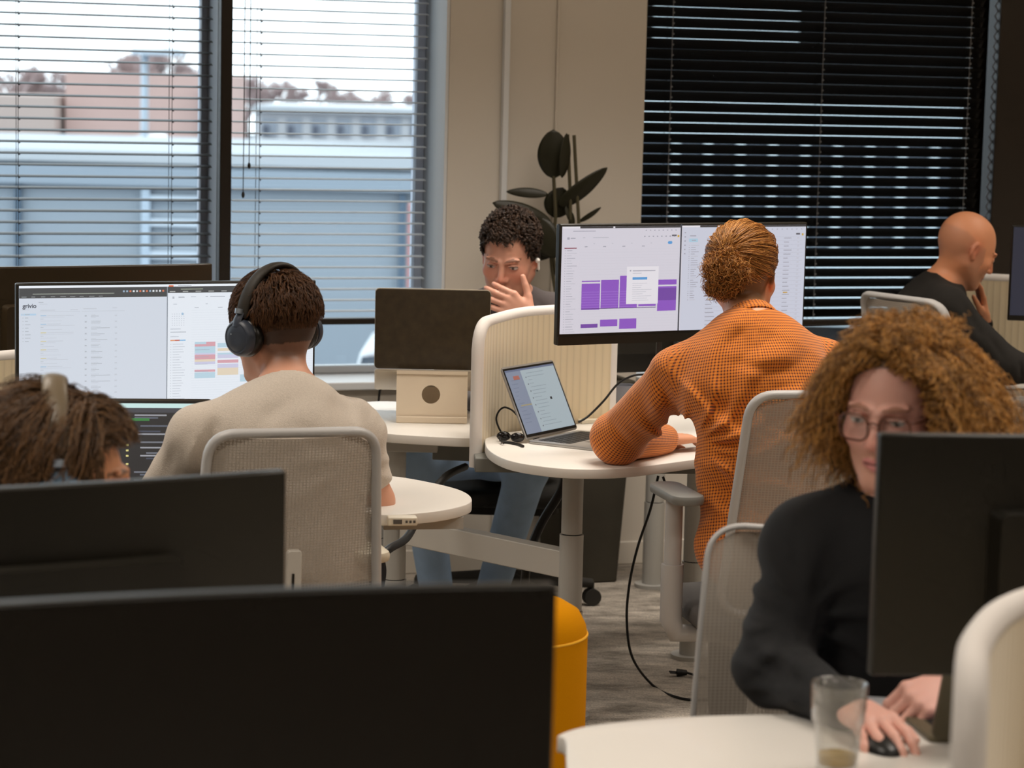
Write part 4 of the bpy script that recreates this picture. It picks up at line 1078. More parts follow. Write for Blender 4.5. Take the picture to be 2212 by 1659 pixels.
g.tube([dt(1078, 942, .02), dt(1080, 952, .008), dt(1088, 958, .006)], .0025, 6)
tag(g.build('sunglasses', mat('sunglass_black', rgb(18, 16, 16), .15), None), 'black sunglasses folded on the centre desk beside the open laptop', 'sunglasses')
cable('usb_cable', 'short black cable with a metal plug lying before the sunglasses', [dt(1082, 955), dt(1100, 956), dt(1120, 960), dt(1130, 964)], .004)
q = dt(1172, 950, .004)
tag(MB().tube([dt(1152, 947, .005), dt(1176, 950, .004), dt(1230, 954, .004), dt(1285, 958, .004)], .004, 6).build('stylus_pen', mat('pen_black', rgb(20, 20, 20), .4), None), 'thin black cord lying along the front edge of the open laptop', 'cord')
# paper / notebook behind the laptop on the centre desk
q = dt(1290, 911, 0)
tag(MB().box(-.07, -.03, 0, .07, .05, .012, M=Mloc(q, .5)).build('notebook', mat('paper_cream', rgb(222, 212, 190), .7), None, bevel=.002), 'cream notebook on the centre desk behind the open laptop', 'notebook')
# docking box and cup between divider and orange sleeve
q = at(1352, 828, 7.35)
e = empty('storage_caddy', 'black and white equipment box behind the cream divider under the calendar screen', 'box', Mloc((q.x, q.y, TZ)))
MB().box(-.06, -.05, .055, .12, .05, .075).build('shelf', mat('caddy_white', rgb(190, 184, 172), .5), e, bevel=.003)
MB().box(-.06, -.05, .0, -.045, .05, .055).build('side_panel', M_black, e); MB().box(.105, -.05, 0, .12, .05, .055).build('side_panel', M_black, e)
q = at(1345, 870, 7.2)
e = empty('mug', 'grey mug on the back desk in the gap between the divider and the orange sleeve', 'mug', Mloc((q.x + .0, q.y, TZ)))
MB().lathe([(0, .002), (.034, .002), (.040, .012), (.042, .1), (.038, .1), (.035, .015), (0, .012)], 28).build('body', mat('grey_ceramic', rgb(128, 130, 138), .3), e)
MB().tube(smoothpath([(.04, 0, .08), (.062, 0, .075), (.066, 0, .05), (.055, 0, .03), (.04, 0, .028)], 5), .0045, 8).build('handle', mat('grey_ceramic'), e)
q = dt(1014, 886, 0)
e = empty('cup', 'small pale cup partly hidden between the laptop stand and the divider', 'cup', Mloc((q.x + .01, q.y + .1, TZ)))
MB().lathe([(0, 0), (.022, 0), (.028, .01), (.034, .075), (.031, .075), (.025, .012), (0, .01)], 24).build('body', mat('pink_cup', rgb(214, 150, 120), .5), e)
# radiator cable at the sill
cable('window_cable', 'thin dark cable hanging from the window sill left of the dark laptop', [W(ws(826, 820, -.05), -.05, wz(826, 822, -.05)), W(ws(824, 835, -.05), -.05, wz(822, 838, -.05)), W(ws(818, 860, -.05), -.05, wz(815, 868, -.05)), W(ws(812, 900, -.05), -.04, .3), W(ws(812, 900, -.05), -.03, .01)], .004)
tag(MB().box(-.014, -.03, 0, .014, .0, .03, M=Matrix.Translation(W(ws(822, 812, -.0), .02, SILL)) @ Matrix.Rotation(PSI, 4, 'Z')).build('cable_clip', mat('clip_blue', rgb(170, 186, 200), .5), None, bevel=.003), 'small pale socket block on the window sill above the hanging cable', 'socket')

# ------------------------------------------------------------------ things on the front desk
q = atz(1812, 1684, TZ)
e = empty('drinking_glass', 'ribbed glass tumbler with a little yellow drink left at the bottom', 'glass', Mloc((q.x, q.y + .03, TZ)))
M_gl = bpy.data.materials.new('clear_glass'); M_gl.use_nodes = True
_n = M_gl.node_tree; _n.nodes.remove(_n.nodes['Principled BSDF'])
_a = _n.nodes.new('ShaderNodeBsdfTransparent'); _a.inputs[0].default_value = (.95, .95, .94, 1)
_b = _n.nodes.new('ShaderNodeBsdfGlossy'); _b.inputs['Roughness'].default_value = .08; _c = _n.nodes.new('ShaderNodeBsdfDiffuse'); _c.inputs[0].default_value = (.8, .78, .74, 1)
_lw = _n.nodes.new('ShaderNodeLayerWeight'); _lw.inputs[0].default_value = .2
_m1 = _n.nodes.new('ShaderNodeMixShader'); _m1.inputs[0].default_value = .07; _m2 = _n.nodes.new('ShaderNodeMixShader')
_n.links.new(_a.outputs[0], _m1.inputs[1]); _n.links.new(_c.outputs[0], _m1.inputs[2]); _n.links.new(_lw.outputs['Facing'], _m2.inputs[0]); _n.links.new(_m1.outputs[0], _m2.inputs[1]); _n.links.new(_b.outputs[0], _m2.inputs[2]); _n.links.new(_m2.outputs[0], _n.nodes['Material Output'].inputs[0])
def facet(rings, n=48, amp=0.0016, zmax=.075):
    vs = []; fs = []
    for r, z, inner in rings:
        for j in range(n):
            t = 2 * math.pi * j / n; rr = r
            if not inner and .008 < z < zmax: rr = r - amp * (0.5 + .5 * math.cos(8 * t))
            vs.append((rr * math.cos(t), rr * math.sin(t), z))
    for i in range(len(rings) - 1):
        for j in range(n): fs.append((i * n + j, i * n + (j + 1) % n, (i + 1) * n + (j + 1) % n, (i + 1) * n + j))
    fs.append(list(range(n))[::-1]); fs.append([(len(rings) - 1) * n + j for j in range(n)])
    return vs, fs
vs, fs = facet([(.028, .0, 0), (.030, .003, 0), (.031, .02, 0), (.0335, .05, 0), (.0355, .074, 0), (.0385, .080, 0), (.0400, .10, 0), (.0412, .1345, 0), (.0408, .1355, 1), (.0392, .1345, 1), (.038, .10, 1), (.0362, .081, 1), (.0330, .073, 1), (.0302, .045, 1), (.0275, .016, 1), (.001, .013, 1)])
MB().add(vs, fs).build('tumbler', M_gl, e, sharp=80)
MB().lathe([(0, .0135), (.0268, .0163), (.0280, .030), (0, .030)], 32).build('drink', mat('yellow_drink', rgb(236, 200, 120), .1), e)
# computer mouse
q = atz(1930, 1646, TZ)
e = empty('computer_mouse', 'black computer mouse under the right hand of the curly-haired man', 'mouse', Mloc((q.x, q.y, TZ), .5))
vs = []; fs = []
mm = MB(); mm.ball((0, 0, .0), .032, .056, .036, n=24)
mm.v = [Vector((p.x, p.y, max(p.z, 0) * (1 + .25 * p.y / .056) + .001)) for p in mm.v]
mm.build('body', mat('mouse_black', rgb(18, 18, 16), .35), e, sharp=80)
MB().cyl((-.003, .03, .029), (.003, .03, .029), .008, n=14).build('scroll_wheel', M_cable, e)
# laptop of the curly-haired man: lid seen edge-on from behind
hq = atz(1975, 1618, TZ); hq2 = atz(2085, 1590, TZ)
laptop('dark laptop half hidden by the white-edged panel at the lower right', Vector((atz(2052, 1607, TZ).x + .118, atz(2052, 1607, TZ).y + .02, TZ + .0088)), math.radians(180 + 8), 112, w=.30, d=.215, m=mat('laptop_dark', rgb(86, 80, 62), .4), ui=(G(190, 190, 196), []))
q = dt(1905, 1530, 0)
tag(MB().box(-.09, -.06, 0, .06, .05, .006, M=Mloc(q, -.2)).build('notepad', mat('pad_grey', rgb(184, 186, 190), .6), None, bevel=.001), 'pale notepad on the front desk behind the mouse hand', 'notepad')
# ================================================================== ORGANIC SHAPES (distance fields polygonised to one continuous mesh)
class SDF:
    def __init__(s, lo, hi, h):
        s.lo = np.array(lo, dtype=np.float32); s.h = float(h)
        s.n = np.ceil((np.array(hi) - s.lo) / h).astype(int) + 1
        s.F = np.full(tuple(s.n), 1.0, dtype=np.float32)
    def _sub(s, lo, hi):
        a = np.clip(np.floor((np.array(lo) - s.lo) / s.h).astype(int), 0, s.n - 1); b = np.clip(np.ceil((np.array(hi) - s.lo) / s.h).astype(int) + 1, 1, s.n)
        if np.any(b <= a): return None
        ax = [s.lo[i] + s.h * np.arange(a[i], b[i], dtype=np.float32) for i in range(3)]
        X_, Y_, Z_ = np.meshgrid(*ax, indexing='ij', sparse=True)
        return tuple(slice(a[i], b[i]) for i in range(3)), X_, Y_, Z_
    def _mix(s, sl, d, k, op='u'):
        f = s.F[sl]
        if op == 'u':
            if k > 0:
                h = np.maximum(k - np.abs(f - d), 0) / k; r = np.minimum(f, d) - h * h * k * .25
            else: r = np.minimum(f, d)
        else:
            d = -d
            if k > 0:
                h = np.maximum(k - np.abs(f - d), 0) / k; r = np.maximum(f, d) + h * h * k * .25
            else: r = np.maximum(f, d)
        s.F[sl] = r
    def cone(s, a, b, r0, r1, k=.01, op='u'):
        a = np.array(a, dtype=np.float32); b = np.array(b, dtype=np.float32); R = max(r0, r1) + max(k, .012) + 2 * s.h
        g = s._sub(np.minimum(a, b) - R, np.maximum(a, b) + R)
        if g is None: return s
        sl, X_, Y_, Z_ = g; d = b - a; L2 = float(d @ d) + 1e-12
        px, py, pz = X_ - a[0], Y_ - a[1], Z_ - a[2]
        t = np.clip((px * d[0] + py * d[1] + pz * d[2]) / L2, 0, 1)
        q = np.sqrt((px - t * d[0]) ** 2 + (py - t * d[1]) ** 2 + (pz - t * d[2]) ** 2)
        s._mix(sl, (q - (r0 + (r1 - r0) * t)).astype(np.float32), k, op); return s
    def chain(s, pts, rs, k=.01):
        for i in range(len(pts) - 1): s.cone(pts[i], pts[i + 1], rs[i], rs[i + 1], k)
        return s
    def ell(s, c, r, A=None, k=.01, op='u'):
        """ellipsoid, A = 3x3 matrix whose columns are its axes"""
        c = np.array(c, dtype=np.float32); A = np.eye(3) if A is None else np.array(A); R = max(r) + max(k, .012) + 2 * s.h
        ext = np.sqrt(((A * np.array(r)) ** 2).sum(1)) + max(k, .012) + 2 * s.h
        g = s._sub(c - ext, c + ext)
        if g is None: return s
        sl, X_, Y_, Z_ = g; px, py, pz = X_ - c[0], Y_ - c[1], Z_ - c[2]; k0 = 0; k1 = 0
        for i in range(3):
            u = (px * A[0, i] + py * A[1, i] + pz * A[2, i]) / r[i]; k0 = k0 + u * u; k1 = k1 + (u / r[i]) ** 2
        k0 = np.sqrt(k0); k1 = np.sqrt(k1) + 1e-6
        s._mix(sl, (k0 * (k0 - 1) / k1).astype(np.float32), k, op); return s
    def crease(s, a, b, w, amp, ylo=-9, yhi=9):
        """groove (amp>0) or ridge (amp<0) around a segment in space, only alters the field near it"""
        a = np.array(a, dtype=np.float32); b = np.array(b, dtype=np.float32); R = w * 2.6
        g = s._sub(np.minimum(a, b) - R, np.maximum(a, b) + R)
        if g is None: return s
        sl, X_, Y_, Z_ = g; d = b - a; L2 = float(d @ d) + 1e-12
        px, py, pz = X_ - a[0], Y_ - a[1], Z_ - a[2]
        t = np.clip((px * d[0] + py * d[1] + pz * d[2]) / L2, 0, 1)
        q2 = (px - t * d[0]) ** 2 + (py - t * d[1]) ** 2 + (pz - t * d[2]) ** 2
        s.F[sl] += (amp * np.sin(np.pi * np.clip(t, .02, .98)) ** .5 * np.exp(-q2 / (w * w))).astype(np.float32); return s
    def wrinkle(s, fn):
        ax = [s.lo[i] + s.h * np.arange(s.n[i], dtype=np.float32) for i in range(3)]
        band = np.abs(s.F) < .03
        idx = np.nonzero(band)
        P = [ax[i][idx[i]] for i in range(3)]
        s.F[idx] += fn(*P).astype(np.float32); return s
    def cut(s, p, n, rad=0.17):
        """remove everything on the side the normal points to"""
        p = np.array(p, dtype=np.float32); n = np.array(n, dtype=np.float32); n = n / np.linalg.norm(n)
        ax = [s.lo[i] + s.h * np.arange(s.n[i], dtype=np.float32) for i in range(3)]
        X_, Y_, Z_ = np.meshgrid(*ax, indexing='ij', sparse=True)
        d = (X_ - p[0]) * n[0] + (Y_ - p[1]) * n[1] + (Z_ - p[2]) * n[2]
        if rad: d = np.minimum(d, (rad - np.sqrt((X_ - p[0]) ** 2 + (Y_ - p[1]) ** 2 + (Z_ - p[2]) ** 2)))
        s.F = np.maximum(s.F, d.astype(np.float32)); return s
    def mesh(s):
        F = s.F; nx, ny, nz = F.shape; ins = F < 0
        c = ins[:-1, :-1, :-1].astype(np.int8)
        for dx, dy, dz in ((1, 0, 0), (0, 1, 0), (0, 0, 1), (1, 1, 0), (1, 0, 1), (0, 1, 1), (1, 1, 1)):
            c = c + ins[dx:nx - 1 + dx, dy:ny - 1 + dy, dz:nz - 1 + dz]
        act = (c > 0) & (c < 8); I, J, K = np.nonzero(act)
        vid = np.full(act.shape, -1, dtype=np.int32); vid[I, J, K] = np.arange(len(I))
        cor = [(0, 0, 0), (1, 0, 0), (0, 1, 0), (1, 1, 0), (0, 0, 1), (1, 0, 1), (0, 1, 1), (1, 1, 1)]
        val = np.stack([F[I + a, J + b, K + g] for a, b, g in cor], 1)
        P = np.zeros((len(I), 3), dtype=np.float32); W_ = np.zeros(len(I), dtype=np.float32)
        E = [(0, 1), (2, 3), (4, 5), (6, 7), (0, 2), (1, 3), (4, 6), (5, 7), (0, 4), (1, 5), (2, 6), (3, 7)]
        ca = np.array(cor, dtype=np.float32)
        for a, b in E:
            va, vb = val[:, a], val[:, b]; m = (va < 0) != (vb < 0)
            t = np.where(m, va / np.where(m, va - vb, 1), 0)
            P += m[:, None] * (ca[a] + t[:, None] * (ca[b] - ca[a])); W_ += m
        P /= W_[:, None]
        V = s.lo + s.h * (np.stack([I, J, K], 1) + P)
        quads = []
        for axn in range(3):
            sl0 = [slice(1, -1)] * 3; sl0[axn] = slice(0, -1); sl1 = list(sl0); sl1[axn] = slice(1, None)
            A = ins[tuple(sl0)]; B = ins[tuple(sl1)]; m = A != B
            i, j, k = np.nonzero(m); off = [1, 1, 1]; off[axn] = 0
            i = i + off[0]; j = j + off[1]; k = k + off[2]; o = [x for x in range(3) if x != axn]
            def cell(da, db):
                q = [i.copy(), j.copy(), k.copy()]; q[o[0]] -= da; q[o[1]] -= db; return vid[q[0], q[1], q[2]]
            Q = np.stack([cell(0, 0), cell(1, 0), cell(1, 1), cell(0, 1)], 1)
            fl_ = A[m]
            if axn == 1: fl_ = ~fl_
            Q[~fl_] = Q[~fl_][:, ::-1]; quads.append(Q)
        Q = np.concatenate(quads); Q = Q[(Q >= 0).all(1)]
        return V, Q
def sdf_object(name, s, mats, parent=None, origin=(0, 0, 0), color=None, puv=None, smooth_it=0, extra=None, keep=True):
    V, Q = s.mesh()
    if smooth_it:
        e = np.concatenate([Q[:, [0, 1]], Q[:, [1, 2]], Q[:, [2, 3]], Q[:, [3, 0]]]); n = len(V)
        for _ in range(smooth_it):
            cnt = np.bincount(e[:, 0], minlength=n) + np.bincount(e[:, 1], minlength=n); acc = np.zeros_like(V)
            for c_ in range(3): acc[:, c_] = np.bincount(e[:, 0], V[e[:, 1], c_], n) + np.bincount(e[:, 1], V[e[:, 0], c_], n)
            V = V * .4 + .6 * acc / np.maximum(cnt, 1)[:, None]
    me = bpy.data.meshes.new(name)
    V0 = V - np.array(origin, dtype=np.float32)
    me.vertices.add(len(V)); me.vertices.foreach_set('co', V0.astype(np.float32).ravel())
    me.loops.add(len(Q) * 4); me.loops.foreach_set('vertex_index', Q.ravel().astype(np.int32))
    me.polygons.add(len(Q)); me.polygons.foreach_set('loop_start', np.arange(0, len(Q) * 4, 4, dtype=np.int32)); me.polygons.foreach_set('loop_total', np.full(len(Q), 4, dtype=np.int32))
    for m in (mats if isinstance(mats, (list, tuple)) else [mats]): me.materials.append(m)
    me.update(calc_edges=True)
    me.polygons.foreach_set('use_smooth', np.ones(len(Q), dtype=bool))
    if color is not None:
        col = color(V).astype(np.float32); a = me.color_attributes.new('Col', 'FLOAT_COLOR', 'POINT')
        a.data.foreach_set('color', np.concatenate([col, np.ones((len(V), 1), dtype=np.float32)], 1).ravel())
    if puv is not None:
        a = me.attributes.new('puv', 'FLOAT_VECTOR', 'POINT'); a.data.foreach_set('vector', puv(V).astype(np.float32).ravel())
    o = bpy.data.objects.new(name, me); C.objects.link(o); M = Matrix.Translation(origin) if parent is None else Matrix.Identity(4)
    _base[o.name] = M
    if parent is None: o.matrix_local = M
    else: o.parent = parent
    return o
def skinmat(name, rough=.5):
    m = bpy.data.materials.new(name); m.use_nodes = True; nt = m.node_tree; b = nt.nodes['Principled BSDF']
    a = nt.nodes.new('ShaderNodeAttribute'); a.attribute_name = 'Col'; nt.links.new(a.outputs['Color'], b.inputs['Base Color'])
    b.inputs['Roughness'].default_value = rough; b.inputs['Subsurface Weight'].default_value = .12; b.inputs['Subsurface Radius'].default_value = (1, .35, .2); b.inputs['Subsurface Scale'].default_value = .008
    n = nt.nodes.new('ShaderNodeTexNoise'); n.inputs['Scale'].default_value = 260; tc = nt.nodes.new('ShaderNodeTexCoord'); nt.links.new(tc.outputs['Object'], n.inputs['Vector'])
    bp = nt.nodes.new('ShaderNodeBump'); bp.inputs['Strength'].default_value = .12; bp.inputs['Distance'].default_value = .001; nt.links.new(n.outputs['Fac'], bp.inputs['Height']); nt.links.new(bp.outputs[0], b.inputs['Normal'])
    return m
M_skin = skinmat('skin')
def clothmat(name, col, rough=.9, bs=900, bstr=.35, var=.12, sheen=.2):
    return mat(name, col, rough, bump=bstr, bscale=bs, var=var, vscale=18, sheen=sheen)

class Head:
    """local axes: x to the person's left, y out of the face, z up; origin between the ears"""
    def __init__(s, c, face, up=(0, 0, 1), scale=1.0, roll=0.0):
        s.c = np.array(c, dtype=np.float64); f = np.array(face, dtype=float); f /= np.linalg.norm(f); u = np.array(up, dtype=float); u -= f * (u @ f); u /= np.linalg.norm(u)
        x = np.cross(f, u)          # person's right
        x = -x                       # person's left
        if roll:
            cr, sr = math.cos(roll), math.sin(roll); x, u = x * cr + u * sr, u * cr - x * sr
        s.A = np.stack([x, f, u], 1); s.k = scale
    def w(s, *p): return s.c + s.A @ (np.array(p) * s.k)
    def loc(s, V): return ((V - s.c) @ s.A) / s.k
    def ell(s, S, p, r, k=.012, op='u'): S.ell(s.w(*p), [v * s.k for v in r], s.A, k, op)
    def cone(s, S, a, b, r0, r1, k=.008, op='u'): S.cone(s.w(*a), s.w(*b), r0 * s.k, r1 * s.k, k, op)
    def build(s, S, ears=True, jaw=1.0):
        s.ell(S, (0, -.018, .040), (.077, .098, .083), .02)
        s.ell(S, (0, -.035, .010), (.072, .078, .072), .03)
        s.ell(S, (0, .030, -.015), (.066, .064, .080), .03)
        s.ell(S, (0, .034, -.058), (.050 * jaw, .056, .054), .025)
        s.cone(S, (-.052 * jaw, .0, -.050), (-.016, .074, -.100), .018, .015, .03)
        s.cone(S, (.052 * jaw, .0, -.050), (.016, .074, -.100), .018, .015, .03)
        s.ell(S, (0, .078, -.102), (.021, .016, .015), .02)
        for q in (-1, 1):
            s.ell(S, (q * .040, .062, -.022), (.024, .022, .022), .02)
            s.ell(S, (q * .033, .100, .006), (.019, .013, .011), .014, 'd')
            s.ell(S, (q * .033, .0815, .004), (.0145, .0125, .0105), .004)
            s.cone(S, (q * .012, .0955, .0225), (q * .046, .083, .026), .007, .006, .010)
            s.cone(S, (q * .020, .0945, .0095), (q * .045, .085, .0075), .0035, .003, .003)     # upper lid
            s.ell(S, (q * .0135, .1010, -.034), (.008, .010, .0065), .006)
            s.ell(S, (q * .008, .108, -.0405), (.0035, .0045, .004), .003, 'd')
        s.cone(S, (0, .094, .012), (0, .111, -.026), .0080, .0105, .010)
        s.ell(S, (0, .113, -.031), (.0095, .010, .008), .006)
        s.cone(S, (0, .098, -.044), (0, .099, -.052), .006, .005, .008)
        s.cone(S, (-.020, .0905, -.0625), (0, .0995, -.0600), .0045, .0062, .005); s.cone(S, (.020, .0905, -.0625), (0, .0995, -.0600), .0045, .0062, .005)
        s.cone(S, (-.016, .0895, -.0705), (0, .0970, -.0725), .0048, .0068, .005); s.cone(S, (.016, .0895, -.0705), (0, .0970, -.0725), .0048, .0068, .005)
        s.cone(S, (-.022, .100, -.0660), (.022, .100, -.0660), .0018, .0018, .002, 'd')
        if ears:
            for q in (-1, 1):
                B = s.A @ np.array([[math.cos(q * .45), -math.sin(q * .45), 0], [math.sin(q * .45), math.cos(q * .45), 0], [0, 0, 1]])
                S.ell(s.w(q * .078, -.008, .000), [.0085 * s.k, .018 * s.k, .030 * s.k], B, .006)
                S.ell(s.w(q * .087, -.004, .004), [.0075 * s.k, .010 * s.k, .017 * s.k], B, .004, 'd')
                s.ell(S, (q * .0765, .000, -.027), (.006, .009, .009), .006)
    def color(s, V, base, hair=None, hairmask=None, lips=(0.50, .22, .18), brow=None, stubble=None, flush=.35, eyes=True):
        L = s.loc(V); x, y, z = L[:, 0], L[:, 1], L[:, 2]; ax = np.abs(x)
        c = np.tile(np.array(base, dtype=float), (len(V), 1)); near = (np.linalg.norm(L, axis=1) < .16)
        def mixc(m, col, a):
            m = np.clip(m, 0, 1)[:, None] * a; c[:] = c * (1 - m) + np.array(col) * m
        red = np.array(base) * np.array([1.05, .66, .60])
        G_ = lambda p, r: np.exp(-(((x - p[0]) / r[0]) ** 2 + ((y - p[1]) / r[1]) ** 2 + ((z - p[2]) / r[2]) ** 2))
        for q in (-1, 1):
            mixc(G_((q * .045, .07, -.025), (.028, .03, .022)) * near, red, flush)
            mixc(G_((q * .082, -.005, .0), (.014, .03, .035)) * near, red, .8)
        mixc(G_((0, .112, -.030), (.018, .02, .016)) * near, red, .6)
        lm = ((ax / .0255) ** 2 + ((z + .0665) / .0115) ** 2 < 1) & (y > .078) & near; mixc(lm.astype(float), lips, .8)
        mixc(((np.abs(z + .0662) < .0014) & (ax < .022) & (y > .08) & near).astype(float), (.16, .05, .04), .9)
        if eyes:
            for q in (-1, 1):
                ex = x - q * .033
                em = ((ex / .0125) ** 2 + ((z - .0035) / .0048) ** 2 < 1) & (y > .08) & near; mixc(em.astype(float), (.62, .56, .52), .9)
                mixc((((ex) ** 2 + (z - .0035) ** 2 < .0050 ** 2) & em).astype(float), (.04, .03, .025), 1)
                mixc(((np.abs(z - .0085 + .10 * (ex / .0125) ** 2 * .02) < .0016) & (np.abs(ex) < .014) & (y > .075) & near).astype(float), (.07, .04, .03), .85)
        if brow is not None:
            for q in (-1, 1):
                bx = (ax - .031) / .021; bm = (np.abs(bx) < 1) & (np.sign(x) == q) & (np.abs(z - (.0235 + .004 * (1 - bx ** 2))) < .0042 * (1 - .4 * np.abs(bx))) & (y > .05); mixc((bm & near).astype(float), brow, .8)
        if stubble is not None:
            sm = np.clip((-.038 - z) / .02, 0, 1) * np.clip((y + .03) / .04, 0, 1) * (z > -.15) * near * ~lm; mixc(sm, stubble[0], stubble[1])
            sm = G_((0, .1, -.05), (.024, .02, .007)) * near * ~lm; mixc(sm, stubble[0], stubble[1])
        if hairmask is not None: mixc((hairmask(x, y, z) * near), hair, 1)
        return c

def hand(S, wrist, fwd, palm, curl=(.4, .5, .3), spread=.06, thumb=(.6, .5), side=1, k=.9, splay=0.0, fcurl=None, tcurl=.3):
    """wrist point, fwd = towards the knuckles, palm = direction the palm faces; side=+1 thumb on cross(fwd,palm) side"""
    w = np.array(wrist, dtype=float); f = np.array(fwd, dtype=float); f /= np.linalg.norm(f); p = np.array(palm, dtype=float); p -= f * (p @ f); p /= np.linalg.norm(p)
    t = np.cross(f, p) * side   # towards the thumb
    out = []
    L = .088 * k
    kn = []
    for i, (u, l) in enumerate(((.030, .96), (.010, 1.0), (-.011, .96), (-.030, .88))):
        q = w + f * L * l + t * u * k; kn.append(q)
        S.cone(w + t * u * .55 * k + f * .01, q, .0135 * k, .0108 * k, .010)
    S.ell(w + f * L * .5, [.036 * k, .046 * k, .0135 * k], np.stack([t, f, p], 1), .010)
    lens = ((.040, .024, .020), (.044, .028, .021), (.041, .026, .020), (.032, .019, .018))
    tips = []
    for i, q in enumerate(kn):
        a = 0.0; cc = curl if fcurl is None else fcurl[i]; sp = (1.5 - i) * spread + splay
        d0 = f * math.cos(sp) + t * math.sin(sp); pos = q; r = (.0093, .0086, .0080, .0068)
        rr = .93 if i == 3 else 1.0
        for j in range(3):
            a += cc[j]; d = d0 * math.cos(a) + p * math.sin(a); nx = pos + d * lens[i][j] * k
            S.cone(pos, nx, r[j] * k * rr, r[j + 1] * k * rr, .003 if j else .005); pos = nx
        tips.append(pos)
    # thumb
    b0 = w + f * .018 * k + t * .020 * k; d = f * math.cos(thumb[0]) + t * math.sin(thumb[0]) * .9 + p * thumb[1]; d /= np.linalg.norm(d)
    p1 = b0 + d * .044 * k; d2 = d * .9 + f * .35 - t * tcurl * .4; d2 /= np.linalg.norm(d2); p2 = p1 + d2 * .034 * k; d3 = d2 + f * .2 - t * tcurl; d3 /= np.linalg.norm(d3); p3 = p2 + d3 * .026 * k
    S.cone(b0, p1, .0165 * k, .0118 * k, .012); S.cone(p1, p2, .0112 * k, .0100 * k, .004); S.cone(p2, p3, .0100 * k, .0080 * k, .003)
    return tips, p3

def strands(name, label, paths, r0, m, parent, tip=.25):
    hc = bpy.data.hair_curves.new(name); n = [len(p) for p in paths]; hc.add_curves(n)
    I = np.array(_inv(parent)); pts = np.concatenate(paths).astype(np.float64)
    pts = pts @ I[:3, :3].T + I[:3, 3]
    if 'position' not in hc.attributes: hc.attributes.new('position', 'FLOAT_VECTOR', 'POINT')
    hc.attributes['position'].data.foreach_set('vector', pts.astype(np.float32).ravel())
    if 'radius' not in hc.attributes: hc.attributes.new('radius', 'FLOAT', 'POINT')
    rr = np.concatenate([r0 * (1 - (1 - tip) * np.linspace(0, 1, k) ** 2) for k in n]).astype(np.float32)
    hc.attributes['radius'].data.foreach_set('value', rr)
    hc.materials.append(m)
    o = bpy.data.objects.new(name, hc); C.objects.link(o); o.parent = parent; _base[o.name] = Matrix.Identity(4)
    if label: o['label'] = label
    return o
def clump(guides, m, spread, seed, tip=.35, frizz=.0006):
    g = np.random.default_rng(seed); out = []
    for p in guides:
        p = np.asarray(p); n = len(p); t = np.linspace(0, 1, n)[:, None]
        for _ in range(m):
            o = g.normal(size=3) * spread; k = int(n * g.uniform(.7, 1.0)) + 1
            q = p + o * (1 - (1 - tip) * t) + g.normal(size=(n, 3)) * frizz * np.sqrt(t); out.append(q[:max(k, 3)])
    return out
def hairmat(name, c0, c1, rough=.4):
    m = bpy.data.materials.new(name); m.use_nodes = True; nt = m.node_tree; b = nt.nodes['Principled BSDF']
    hi = nt.nodes.new('ShaderNodeHairInfo'); cr = nt.nodes.new('ShaderNodeMix'); cr.data_type = 'RGBA'
    cr.inputs[6].default_value = c0; cr.inputs[7].default_value = c1
    nt.links.new(hi.outputs['Random'], cr.inputs[0]); nt.links.new(cr.outputs[2], b.inputs['Base Color'])
    b.inputs['Roughness'].default_value = rough; b.inputs['Specular IOR Level'].default_value = .35
    return m
def cap_points(H, n, pred, rad=(.0785, .0995, .086), c=(0, -.018, .040), seed=1):
    """points on the scalp ellipsoid (local), with outward normals"""
    g = np.random.default_rng(seed); out = []
    while sum(len(a) for a in out) < n:
        v = g.normal(size=(n * 3, 3)); v /= np.linalg.norm(v, axis=1)[:, None]; p = v * np.array(rad) + np.array(c)
        out.append(np.concatenate([p, v], 1)[pred(p[:, 0], p[:, 1], p[:, 2])])
    a = np.concatenate(out)[:n]; return a[:, :3], a[:, 3:]

def person_body(S, H, neck, LS, RS, pelvis, arms, k=1.0, chest=.105, legs=None):
    """fills S with neck, trunk and arms; arms = list of (shoulder, elbow, wrist)"""
    n = np.array(neck); P = np.array(pelvis); l = np.array(LS); r = np.array(RS)
    a = (l - r); half = np.linalg.norm(a) / 2; a = a / np.linalg.norm(a); u = n - P; Lt = np.linalg.norm(u); u = u / Lt
    f = np.cross(a, u); f /= np.linalg.norm(f); a2 = np.cross(u, f); A = np.stack([a2, f, u], 1)
    hb = H.w(0, -.022, -.045)
    S.cone(hb, n, .052, .056, .03)
    S.cone(n, l, .050, .042, .05); S.cone(n, r, .050, .042, .05)
    mid = (l + r) / 2
    S.ell(P + u * Lt * .72, (half * .86, chest, Lt * .32), A, .06)
    S.ell(P + u * Lt * .35, (.145 * k, .100 * k, Lt * .30), A, .06)
    S.ell(P + u * .02, (.160 * k, .115 * k, .12), A, .06)
    for sh, el, wr in arms:
        S.cone(sh, el, .046, .036, .03); S.cone(el, np.array(el) * .6 + np.array(wr) * .4, .036, .037, .02); S.cone(np.array(el) * .6 + np.array(wr) * .4, wr, .037, .023, .02)
    return A, u, f, a2
